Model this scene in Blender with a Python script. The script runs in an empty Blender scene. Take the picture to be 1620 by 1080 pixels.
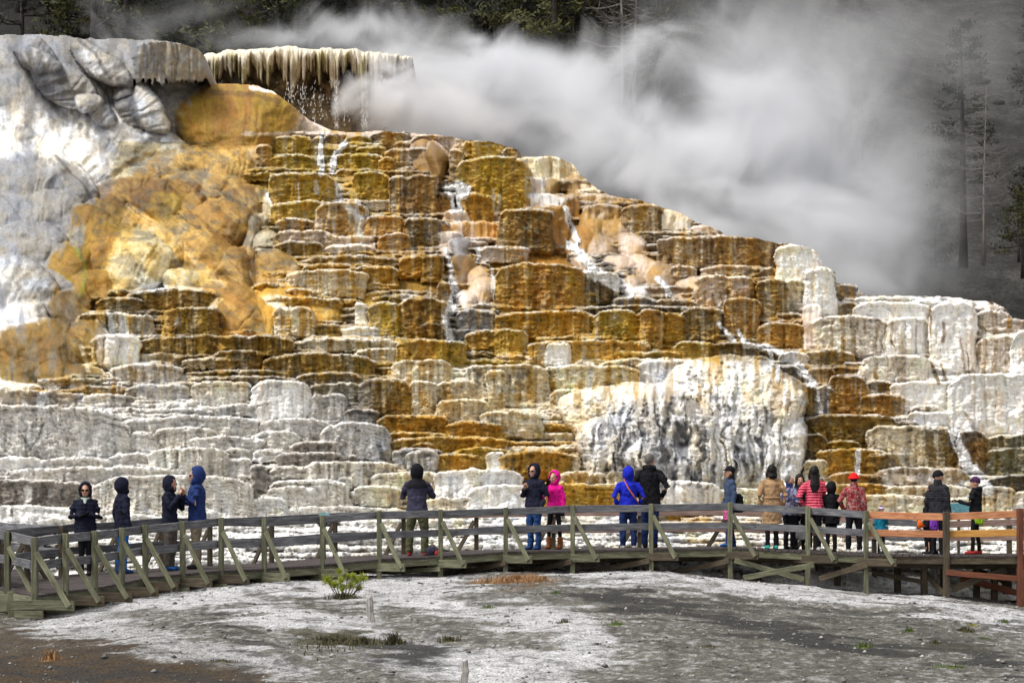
import bpy, bmesh, math, random
import numpy as np
from mathutils import Vector, Matrix, Euler
R = math.radians
random.seed(7)
EYE, FP, CU, CV = 1.7, 3000.0, 810.0, 840.0      # eye height, focal length / principal point in photo pixels
SC = bpy.context.scene
COL = SC.collection

# ------------------------------------------------------------ camera, sky, sun, exposure
cam = bpy.data.cameras.new('camera')
cam.sensor_width = 36; cam.lens = 36 * FP / 1620
cam.shift_x = 0.0; cam.shift_y = (CV - 540) / 1620
cam.clip_start = 0.5; cam.clip_end = 3000
co = bpy.data.objects.new('camera', cam); COL.objects.link(co)
co.location = (0, 0, EYE); co.rotation_euler = (R(90), 0, 0)
SC.camera = co

SUN_EL, SUN_AZ = 58.0, 238.0      # azimuth: degrees clockwise from +Y (north)
w = bpy.data.worlds.new('World'); SC.world = w; w.use_nodes = True
nt = w.node_tree; bg = nt.nodes['Background']
sky = nt.nodes.new('ShaderNodeTexSky'); sky.sky_type = 'NISHITA'; sky.sun_disc = False
sky.sun_elevation = R(SUN_EL); sky.sun_rotation = R(SUN_AZ); sky.dust_density = 3.0; sky.air_density = 1.0
hs = nt.nodes.new('ShaderNodeHueSaturation'); hs.inputs['Saturation'].default_value = 0.05
nt.links.new(sky.outputs[0], hs.inputs['Color']); nt.links.new(hs.outputs[0], bg.inputs[0])
bg.inputs[1].default_value = 0.12
sl = bpy.data.lights.new('sun', 'SUN'); sl.energy = 1.6; sl.angle = R(16); sl.color = (1.0, 0.95, 0.88)
so = bpy.data.objects.new('sun', sl); COL.objects.link(so)
sd = Vector((math.sin(R(SUN_AZ)) * math.cos(R(SUN_EL)), math.cos(R(SUN_AZ)) * math.cos(R(SUN_EL)), math.sin(R(SUN_EL))))
so.rotation_euler = sd.to_track_quat('Z', 'Y').to_euler()
so.location = sd * 60
SC.view_settings.view_transform = 'Standard'; SC.view_settings.look = 'None'
SC.view_settings.exposure = 0.72; SC.view_settings.gamma = 1
SC.cycles.volume_bounces = 3; SC.cycles.max_bounces = 8; SC.cycles.transparent_max_bounces = 12
SC.cycles.volume_max_steps = 256; SC.cycles.diffuse_bounces = 3

# ------------------------------------------------------------ helpers
def P(u, v, Y): return Vector(((u - CU) * Y / FP, Y, EYE + (CV - v) * Y / FP))

def tag(o, label=None, cat=None, group=None, kind=None):
    if label: o['label'] = label
    if cat: o['category'] = cat
    if group: o['group'] = group
    if kind: o['kind'] = kind
    return o

def empty(name, loc=(0, 0, 0), rz=0.0):
    o = bpy.data.objects.new(name, None); COL.objects.link(o)
    o.location = loc; o.rotation_euler = (0, 0, rz); o.empty_display_size = 0.2
    return o

def link(name, me, mat=None, parent=None, loc=None, smooth=False):
    o = bpy.data.objects.new(name, me); COL.objects.link(o)
    if mat is not None and not me.materials: me.materials.append(mat)
    if parent is not None: o.parent = parent
    if loc is not None: o.location = loc
    if smooth and len(me.polygons): me.polygons.foreach_set('use_smooth', np.ones(len(me.polygons), bool))
    return o

def mesh_np(name, verts, faces):
    me = bpy.data.meshes.new(name)
    verts = np.ascontiguousarray(verts, np.float32); faces = np.ascontiguousarray(faces, np.int32)
    n, k = faces.shape
    me.vertices.add(len(verts)); me.vertices.foreach_set('co', verts.ravel())
    me.loops.add(n * k); me.loops.foreach_set('vertex_index', faces.ravel())
    me.polygons.add(n); me.polygons.foreach_set('loop_start', np.arange(0, n * k, k, dtype=np.int32))
    me.update(calc_edges=True)
    return me

def hsh(ix, iy, seed):
    h = (ix.astype(np.int64) * 374761393 + iy.astype(np.int64) * 668265263 + seed * 974634777) & 0xffffffff
    h = ((h ^ (h >> 13)) * 1274126177) & 0xffffffff
    h = ((h ^ (h >> 16)) * 2246822519) & 0xffffffff
    return ((h ^ (h >> 15)) & 0xffffff) / float(0xffffff)

def vn(x, y, seed=0):
    x = np.asarray(x, float); y = np.asarray(y, float); x, y = np.broadcast_arrays(x, y)
    ix = np.floor(x); iy = np.floor(y); fx = x - ix; fy = y - iy
    fx = fx * fx * fx * (fx * (fx * 6 - 15) + 10); fy = fy * fy * fy * (fy * (fy * 6 - 15) + 10)
    a = hsh(ix, iy, seed); b = hsh(ix + 1, iy, seed); c = hsh(ix, iy + 1, seed); d = hsh(ix + 1, iy + 1, seed)
    return (a * (1 - fx) + b * fx) * (1 - fy) + (c * (1 - fx) + d * fx) * fy

def fbm(x, y, seed=0, o=4):
    s = 0.0; a = 0.5; t = 0
    for i in range(o):
        s = s + a * vn(x, y, seed + i * 17); t += a; a *= 0.5; x = x * 2.03 + 5.1; y = y * 2.01 + 3.7
    return s / t

def worley(x, y, seed=0):
    x = np.asarray(x, float); y = np.asarray(y, float)
    ix = np.floor(x); iy = np.floor(y); best = np.full(x.shape, 9.0); second = best.copy()
    for dx in (-1, 0, 1):
        for dy in (-1, 0, 1):
            cx = ix + dx; cy = iy + dy
            px = cx + hsh(cx, cy, seed) ; py = cy + hsh(cx, cy, seed + 91)
            d = (px - x) ** 2 + (py - y) ** 2
            second = np.minimum(second, np.maximum(best, d)); best = np.minimum(best, d)
    return np.sqrt(best), np.sqrt(second)

def sstep(a, b, x):
    t = np.clip((x - a) / (b - a), 0, 1); return t * t * (3 - 2 * t)

class NT:
    """tiny node-tree helper"""
    def __init__(s, name):
        s.m = bpy.data.materials.new(name); s.m.use_nodes = True; s.t = s.m.node_tree; s.t.nodes.clear()
        s.out = s.t.nodes.new('ShaderNodeOutputMaterial')
    def n(s, typ, ins=None, **kw):
        nd = s.t.nodes.new(typ)
        for k, v in kw.items(): setattr(nd, k, v)
        for k, v in (ins or {}).items():
            if isinstance(v, bpy.types.NodeSocket): s.t.links.new(v, nd.inputs[k])
            else: nd.inputs[k].default_value = v
        return nd
    def coord(s, scale=(1, 1, 1), which='Object'):
        tc = s.n('ShaderNodeTexCoord')
        return s.n('ShaderNodeMapping', {'Vector': tc.outputs[which], 'Scale': scale}).outputs[0]
    def noise(s, vec, scale, detail=4, rough=0.6):
        return s.n('ShaderNodeTexNoise', {'Vector': vec, 'Scale': scale, 'Detail': detail, 'Roughness': rough}).outputs['Fac']
    def ramp(s, fac, stops):
        r = s.n('ShaderNodeValToRGB', {'Fac': fac}); e = r.color_ramp.elements
        while len(e) > 1: e.remove(e[-1])
        e[0].position = stops[0][0]; c = stops[0][1]; e[0].color = (*c, 1) if len(c) == 3 else c
        for p, c in stops[1:]:
            k = e.new(p); k.color = (*c, 1)
        return r.outputs['Color']
    def mix(s, f, a, b, mode='MIX'):
        m = s.n('ShaderNodeMix', data_type='RGBA', blend_type=mode)
        for i, v in ((0, f), (6, a), (7, b)):
            if isinstance(v, bpy.types.NodeSocket): s.t.links.new(v, m.inputs[i])
            else: m.inputs[i].default_value = v if i == 0 else ((*v, 1) if len(v) == 3 else v)
        return m.outputs[2]
    def math(s, op, a, b=0.0, c=0.0):
        m = s.n('ShaderNodeMath', operation=op)
        for i, v in enumerate((a, b, c)):
            if isinstance(v, bpy.types.NodeSocket): s.t.links.new(v, m.inputs[i])
            else: m.inputs[i].default_value = v
        return m.outputs[0]
    def bump(s, h, strength=0.5, dist=0.02, normal=None):
        i = {'Height': h, 'Strength': strength, 'Distance': dist}
        if normal is not None: i['Normal'] = normal
        return s.n('ShaderNodeBump', i).outputs[0]
    def surf(s, color, rough=0.8, normal=None, **kw):
        i = {'Base Color': color if isinstance(color, bpy.types.NodeSocket) else (*color, 1), 'Roughness': rough}
        if normal is not None: i['Normal'] = normal
        i.update(kw)
        p = s.n('ShaderNodeBsdfPrincipled', i); s.t.links.new(p.outputs[0], s.out.inputs[0]); return s.m
# ------------------------------------------------------------ travertine terrace
PAL = dict(W=(.86,.85,.83), w=(.78,.69,.51), G=(.62,.61,.59), g=(.25,.25,.26), d=(.07,.07,.078), O=(.47,.265,.012),
           Y=(.43,.305,.016), D=(.175,.103,.009), B=(.15,.075,.022), R=(.36,.18,.03), T=(.35,.23,.12), P=(.68,.54,.43),
           S=(.54,.30,.13), K=(.035,.030,.020), L=(.30,.297,.295), p=(.56,.43,.30), s=(.46,.27,.085), o=(.22,.20,.10), N=(.30,.33,.03))
PAL = {k: np.array(c) for k, c in PAL.items()}
U = np.concatenate([np.arange(-560, -70, 5.0), np.arange(-70, 1690, 1.55), np.arange(1690, 2240, 5.0)]); V = np.arange(30, 950, 1.3)
NU, NV = len(U), len(V)
UU, VV = np.meshgrid(U, V)
NX = fbm(UU / 38, VV / 30, 11, 4) - .5; NY = fbm(UU / 42, VV / 26, 23, 4) - .5
NF = fbm(UU / 9, VV / 9, 31, 3) - .5
D0v = np.array([30, 50, 210, 450, 650, 800, 820, 860, 880, 905, 950.]); D0d = np.array([86, 84, 73, 63.5, 56.5, 52, 50.5, 48, 46.2, 43.8, 42.4])
def D0(v): return np.interp(v, D0v, D0d)

ROWS = """LLLLLLLwwwwwwwwPPPPPPPPPPPPPPPPPPPPP
LLLLLLLPwwwwwPPPPPPPPPPPPPPPPPPPPPPP
LLLLLLYSSSPPPPPPPPPPPPPPPPPPPPPPPPPP
LLLLLLYOSSPPPPPPPPPPPPPPPPPPPPPPPPPP
LLLLLLTTPDYTYYTRYYwTPPPPPPPPPPPPPPPP
LLLBTTBTTYDYYDBTTYYBwPPPPPPPPPPPPPPP
LLOOTBRTTDRRWYRBTRBBTTPTPPPPPPPPPPPP
LLYOwwPPSTBDPRBBPRKBTTTTTBTPWPPPPPPP
LLYOwWwSSTOOOOORDORRKKTTTTDDWWBPPPPP
LOOBDDDDSOOOOYDDTRROKDDTTPTDwWwWWWWP
LOOwWDDDSOODYDDKgOOOOOODDKRRPwwwWPWP
DDODWwDDDDDDODYODYDOYYYODDKDDDPwPBWW
wOOOGGgwGGWDDDOwwwwwWWGGWwDDKBRwWWWW
GGGGGGGGwGGGgDDwwwwwWwWgWwGwBRRWWWWP
GGGGGGGGGGGGggOOOOOOwwWggGWGDDDBwWBw
GGwwGGwwwwwwwwGgGGOOOWWwgGwWRRRwTWgw
GGwwwwwwwwwwwwGWGGOOOOWWWwWwwwwwPWww
WGWWWWWWWWWWWWWWWWWWWWWWWOWWWWWWWWWW
WWWWWWWWWWWWWWWWWWWWWWWWOWWWWWWWWWWW
WWWWWWWWWWWWWWWWWWWWWWWWWWWWWWWWWWWW""".split('\n')
keys = sorted(PAL); kidx = {k: i for i, k in enumerate(keys)}; karr = np.array([PAL[k] for k in keys])
cmap = np.array([[kidx[c] for c in r.strip()] for r in ROWS])
def region(u, v, j=1.0):
    cx = np.clip(np.floor((u) / 45), 0, 35).astype(int); cy = np.clip(np.floor((v - 45) / 45), 0, len(ROWS) - 1).astype(int)
    return cmap[cy, cx]
def regcol(u, v): return karr[region(u, v)]
wu = UU + NX * 46 + NF * 14; wv = VV + NY * 34 + NF * 8
CC = (regcol(wu, wv) + regcol(wu + 9, wv + 5) + regcol(wu - 9, wv - 5)) / 3.0

def inpoly(poly, x, y):
    poly = np.array(poly, float); r = np.zeros(np.shape(x), bool); n = len(poly)
    for i in range(n):
        x0, y0 = poly[i]; x1, y1 = poly[(i + 1) % n]
        if y0 == y1: continue
        r ^= ((y0 > y) != (y1 > y)) & (x < (x1 - x0) * (y - y0) / (y1 - y0) + x0)
    return r
SMOOTH = [(-300, 0), (330, 0), (420, 130), (520, 200), (395, 222), (400, 260), (425, 330), (445, 385), (470, 415), (400, 440), (420, 530), (350, 520), (345, 455), (220, 450), (120, 500), (150, 530), (165, 610), (-300, 610)]
smooth = inpoly(SMOOTH, UU + NX * 14, VV + NY * 14)
YY = D0(VV) + (fbm(UU / 120, VV / 120, 5) - .5) * 1.2
WET = np.zeros_like(YY); SM = smooth.astype(float)     # SM: 1 where the rock is smooth flowstone

def win(u0, u1, v0, v1, pad=14):
    a = max(0, int(np.searchsorted(U, u0 - pad))); b = min(NU, int(np.searchsorted(U, u1 + pad)))
    c = max(0, int(np.searchsorted(V, v0 - pad))); d = min(NV, int(np.searchsorted(V, v1 + pad)))
    return slice(c, d), slice(a, b)

def paint(sl, m, col, f=1.0):
    f = (m * f)[..., None]; CC[sl] = CC[sl] * (1 - f) + col * f

def ledge(u0, u1, vt, vb, c, c2=None, prot=.35, arc=4, rim=.55, flut=.05, seed=0, wet=.3, glob=.0, raw=0, rag=3.5, base=None, sm=0, und=.07):
    if isinstance(c, str) and c == 'W' and sm == 0: sm = .5
    col_l = float((PAL[c] if isinstance(c, str) else c)[0])
    rg = np.random.RandomState(int(abs(u0 * 7 + vt * 13 + seed)) % 99991)
    sl = win(u0, u1, vt, vb + 6); u = UU[sl]; v = VV[sl]
    if u.size == 0: return
    vb = vb + 5; prot = .22 + (prot - .3) * .30 if prot > .3 and not raw else prot
    uc = (u0 + u1) / 2; hw = (u1 - u0) / 2; h = vb - vt; sd = rg.randint(9999)
    uw = u + NX[sl] * min(16, hw * .5) + NF[sl] * 3; vw = v + NY[sl] * min(3.5, h * .2) + NF[sl] * 2.5
    s = (uw - uc) / hw; a = np.abs(s)
    tp = vt + arc * a ** 2.4 + h * .13 * np.clip(a, 0, 1.2) ** 10 + (vn(u / 17, 0 * u, sd) - .5) * min(3, h * .14); px = vw - tp
    m = (a < 1) & (px > 0) & (vw < vb - rag * vn(u / 3.6, 0 * u, sd + 9))
    Yb = D0(vb) if base is None else base
    ac = np.clip(a, 0, 1); t = np.clip(px / max(h, 1), 0, 1)
    yf = Yb - prot + min(hw * Yb / FP * .5, .26 + prot * .25) * (1 - np.sqrt(1 - np.minimum(ac, .999) ** 3.4))
    rr = min(5., h * .3); q = np.clip(1 - px / rr, 0, 1)
    yf = yf + rr * Yb / FP * 1.2 * (1 - np.sqrt(1 - q * q * .98))
    yf = yf + und * t * (h * Yb / FP) + (0 if raw else 1) * (prot + .10) * sstep(.86, 1.0, t) * .4
    wob = px + (vn(u / 9, v / 40, sd + 21) - .5) * 3.4; yf = yf - (0 if sm > .6 else .13) * (1 - sstep(3.6, 7.5, wob))
    per2 = 5.5 + 4 * rg.rand(); saw = wob / per2 + (vn(u / 24, v / 50, sd + 22) - .5) * 1.6; saw = saw - np.floor(saw); yf = yf + (0 if sm > .6 else (.065 if col_l > .45 else .05) * (1 - sm)) * saw
    fl = np.abs(vn(u / 5.5 + NX[sl] * .5, v / 60, sd + 1) - .5) * 2
    lobe = np.abs(vn(u / 16 + NX[sl] * .7, v / 90, sd + 2) - .5) * 2
    yf = yf - flut * fl * (1 - .4 * t) - flut * 2.6 * np.sqrt(lobe + .001)
    per = np.clip(hw * .55, 10, 34); ph = (u - uc) / per + NX[sl] * 1.2; sc_ = np.sqrt(np.clip(1 - (2 * (ph - np.floor(ph)) - 1) ** 2, 0, 1))
    yf = yf - sc_ * per * Yb / FP * .17 * (1 - .25 * t)
    if glob > 0:
        g, _ = worley(u / 11, v / 9, sd); yf = yf - glob * np.sqrt(np.clip(1 - g * g, 0, 1))
    mm = m & (yf < YY[sl])
    Y = YY[sl]; Y[mm] = yf[mm]; YY[sl] = Y
    col = PAL[c] if isinstance(c, str) else c
    base_c = np.broadcast_to(col, u.shape + (3,)).copy()
    c2c = PAL[c2] if c2 else col * (np.array([.72, .70, .66]) if col[0] > .5 else np.array([.5, .5, .5]))
    st = vn(u / 4.2 + NX[sl] * .6, v / 46, sd + 3) * .65 + fbm(u / 7, v / 7, sd + 4, 2) * .35
    k = sstep(.50, .70, st) * (.7 if c2 else .45)
    base_c = base_c * (1 - k[..., None]) + c2c * k[..., None]
    # drips of pale crust coming over the lip, pale mottling
    dr = sstep(.62, .74, vn(u / 6 + NX[sl] * .6, v / 90, sd + 5)) * (1 - sstep(.2, .8, t)) * (.4 if col[0] > .5 else .2)
    base_c = base_c * (1 - dr[..., None]) + np.array([.68, .62, .53]) * dr[..., None]
    if rim > 0:
        rm = np.exp(-(px / 2.7) ** 2) * min(1, rim * 1.35) * sstep(.2, .42, vn(u / 12, v / 12, sd + 6))
        rc = PAL['W'] * .6 + col * .4
        base_c = base_c * (1 - rm[..., None]) + rc * rm[..., None]
    C = CC[sl]; C[mm] = base_c[mm]; CC[sl] = C
    if col[0] < .47: wet = .62
    W_ = WET[sl]; W_[mm] = wet; WET[sl] = W_
    S_ = SM[sl]; S_[mm] = sm; SM[sl] = S_

def dome(u0, v0, ru, rv, c=None, prot=1.0, rot=0, c2=None, base=None, flut=.035, wet=.2, edge=.0, str_=.5, drape=2.7, sm=1, kk=None):
    rmax = max(ru, rv) * drape; sl = win(u0 - rmax, u0 + rmax, v0 - rmax, v0 + rmax, 8); u = UU[sl]; v = VV[sl]
    if u.size == 0: return
    ca, sa = math.cos(R(rot)), math.sin(R(rot)); du = u - u0 + NX[sl] * 16; dv = v - v0 + NY[sl] * 12
    a = (du * ca + dv * sa) / ru; b = (-du * sa + dv * ca) / rv
    bl = np.where(b > 0, b / drape, b); a = a / (1 - .25 * np.clip(b, -1, 1.5)); r = a * a + bl * bl; m = r < 1
    Yb = (D0(v0 + rv * .6) if base is None else base)
    prot = prot * .62
    fl = np.abs(vn(a * ru / 9, b * rv / 60, int(u0)) - .5) * 2
    yf = Yb + .25 - prot * (np.clip(1 - r, 0, 1) ** .62) - flut * fl * 1.6 + (v0 - v) / FP * Yb * .45
    Y = YY[sl]; kk = .05 + prot * .05 if kk is None else kk; h = np.clip(.5 + .5 * (Y - yf) / kk, 0, 1)     # smooth union
    Yn = Y * (1 - h) + yf * h - kk * h * (1 - h); mm = m & (h > 0); Y[mm] = Yn[mm]; YY[sl] = Y
    if c:
        col = PAL[c]; c2c = PAL[c2] if c2 else col * .6
        st = vn(a * ru / 6, b * rv / 40, int(u0 + v0)) * .55 + fbm(u / 8, v / 8, int(u0), 3) * .45
        k = (sstep(.4, .65, st) * str_)[..., None]; cc = col * (1 - k) + c2c * k
        e = (h * sstep(0, .36, 1 - r + NF[sl] * .4))[..., None]; C = CC[sl]; X = C * (1 - e) + cc * e; C[mm] = X[mm]; CC[sl] = C
    W_ = WET[sl]; W_[mm] = wet; WET[sl] = W_; S_ = SM[sl]; S_[mm] = sm; SM[sl] = S_

def stroke(pts, w0, c, f=.8, wet=None, ragged=.5, fall=False):
    pts = np.array(pts, float); p0 = pts.min(0); p1 = pts.max(0)
    sl = win(p0[0] - w0, p1[0] + w0, p0[1] - w0, p1[1] + w0, 6); u = UU[sl] + NX[sl] * 8 + NF[sl] * 4; v = VV[sl] + NF[sl] * 5
    w0 = w0 * (1.6 if fall else 1); d = np.full(u.shape, 1e9)
    for i in range(len(pts) - 1):
        a, b = pts[i], pts[i + 1]; ab = b - a; t = np.clip(((u - a[0]) * ab[0] + (v - a[1]) * ab[1]) / (ab @ ab + 1e-9), 0, 1)
        d = np.minimum(d, np.hypot(u - a[0] - t * ab[0], v - a[1] - t * ab[1]))
    n = vn(u / 5, v / 26, int(p0[0])) * ragged
    m = (1 - sstep(w0 * .45, w0, d + n * w0 * .8))
    paint(sl, m * f, PAL[c] if isinstance(c, str) else c)
    if wet is not None: W_ = WET[sl]; W_[m > .5] = wet; WET[sl] = W_
    if fall: FALL[sl] = np.maximum(FALL[sl], m)
FALL = np.zeros_like(YY)

# ---- procedural small ledges everywhere outside the smooth flows (drawn first, authored ones go on top)
rg = np.random.RandomState(5)
LED = []
for i in range(3500):
    vb = rg.uniform(225, 905); u = rg.uniform(-540, 2220)
    if u < 480 and inpoly(SMOOTH, np.array(u), np.array(vb - 8)): continue
    wd = rg.uniform(14, 80) * (1.6 if vb > 600 else 1); h = rg.uniform(5, 17)
    LED.append((vb, u - wd, u + wd, vb - h))
LED.sort()
for vb, a, b, vt in LED:
    uu = (a + b) / 2; ci = int(region(np.array(uu + rg.normal() * 8), np.array(min(vb, 940) - 4))); col = karr[ci] * rg.uniform(.75, 1.15)
    ledge(a, b, vt, vb, col, None, prot=rg.uniform(.05, .20), arc=rg.uniform(0, 3), rim=rg.uniform(.1, .6), seed=int(vb * 3), glob=.07 if rg.rand() < .4 else 0,
          flut=rg.uniform(.015, .05), und=rg.uniform(0, .12))
# ---- smooth flowstone: domes and mounds of the left side
DOMES = """
70 150 150 95 L g prot=3.2 str_=.25
250 150 95 85 L g prot=2.6 str_=.25 rot=35
150 220 170 60 L W prot=1.6 rot=20 str_=.6
90 250 130 55 W L prot=1.2 rot=25
30 300 80 60 L g prot=1.5 str_=.5
95 300 60 50 g L prot=1.0 rot=50
25 350 55 42 L g prot=.9
85 345 50 44 L g prot=1.1
45 400 60 52 L g prot=1.2
85 400 48 34 L g prot=.8
20 470 70 66 L W prot=1.4 rot=25
75 455 48 32 L g prot=.8 rot=20
20 520 60 40 W L prot=.9 rot=-25
110 130 40 22 L W prot=.7 rot=30
125 160 26 22 L g prot=.8
150 172 30 24 L W prot=.7
185 175 22 34 L g prot=.8 rot=-20
375 190 105 62 R Y prot=3.0 str_=.7 drape=1.6
325 200 55 40 D Y prot=2.2 drape=1.6
450 190 75 26 p w prot=1.2 rot=38
262 222 38 14 L g prot=.6
330 265 90 34 p T prot=1.0 rot=-8
345 257 45 18 p w prot=.9
240 272 60 22 T g prot=.7 rot=-20
195 300 58 24 T B prot=.6 rot=-12
310 292 50 22 g T prot=.7
262 302 66 20 B R prot=.7
355 300 38 24 T g prot=.8
385 318 34 28 B T prot=1.1
270 331 40 30 Y B prot=1.2
228 322 28 22 B T prot=.8
305 335 22 30 R B prot=1.0
332 316 22 16 T g prot=.8
352 356 44 40 s B prot=1.3
300 352 40 18 T p prot=.7 rot=20
165 318 38 14 B T prot=.5
175 340 44 22 D Y prot=.8 rot=15
215 352 34 16 p T prot=.6 rot=30
140 360 44 34 D O prot=.9 rot=30
190 378 52 26 D Y prot=.9 rot=25
165 400 50 44 O D prot=1.2 rot=40
215 418 52 54 w p prot=1.4 rot=25
262 400 40 40 p w prot=1.1 rot=40
242 395 24 20 D Y prot=.8 rot=20
300 392 62 34 p s prot=1.1 rot=35
345 412 60 34 s p prot=1.1 rot=35
330 375 56 20 B T prot=.8 rot=35
375 425 24 34 T B prot=1.0 rot=-10
396 418 20 28 B D prot=.9 rot=-15
440 425 36 30 T p prot=1.0 rot=20
398 368 13 30 g G prot=.8
420 384 17 22 G W prot=.8
410 350 16 16 G g prot=.8
425 330 14 26 W G prot=.5
300 448 46 24 w s prot=.8
150 452 52 26 O T prot=.9 rot=-10
110 425 40 40 O D prot=.9 rot=40
130 395 24 44 L N prot=.8 rot=-8 str_=.45
365 470 46 24 s p prot=.9 rot=15
385 505 44 44 s O prot=1.2 rot=40
415 515 30 34 O s prot=1.0
350 500 18 34 w s prot=.6
90 500 60 36 D B prot=.6 rot=-25
50 545 66 40 D O prot=.8 rot=-10
100 560 46 34 D O prot=.9
140 545 30 44 D T prot=.8
95 545 20 22 w O prot=.6 rot=-20
130 600 34 26 D B prot=1.0
85 595 30 22 D O prot=1.0
30 590 40 22 D Y prot=.7
20 612 44 9 W w prot=.5
470 448 50 14 w p prot=.5
455 475 60 28 O s prot=.8
430 500 42 36 w O prot=.9
500 505 40 30 O w prot=.8
"""
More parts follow.
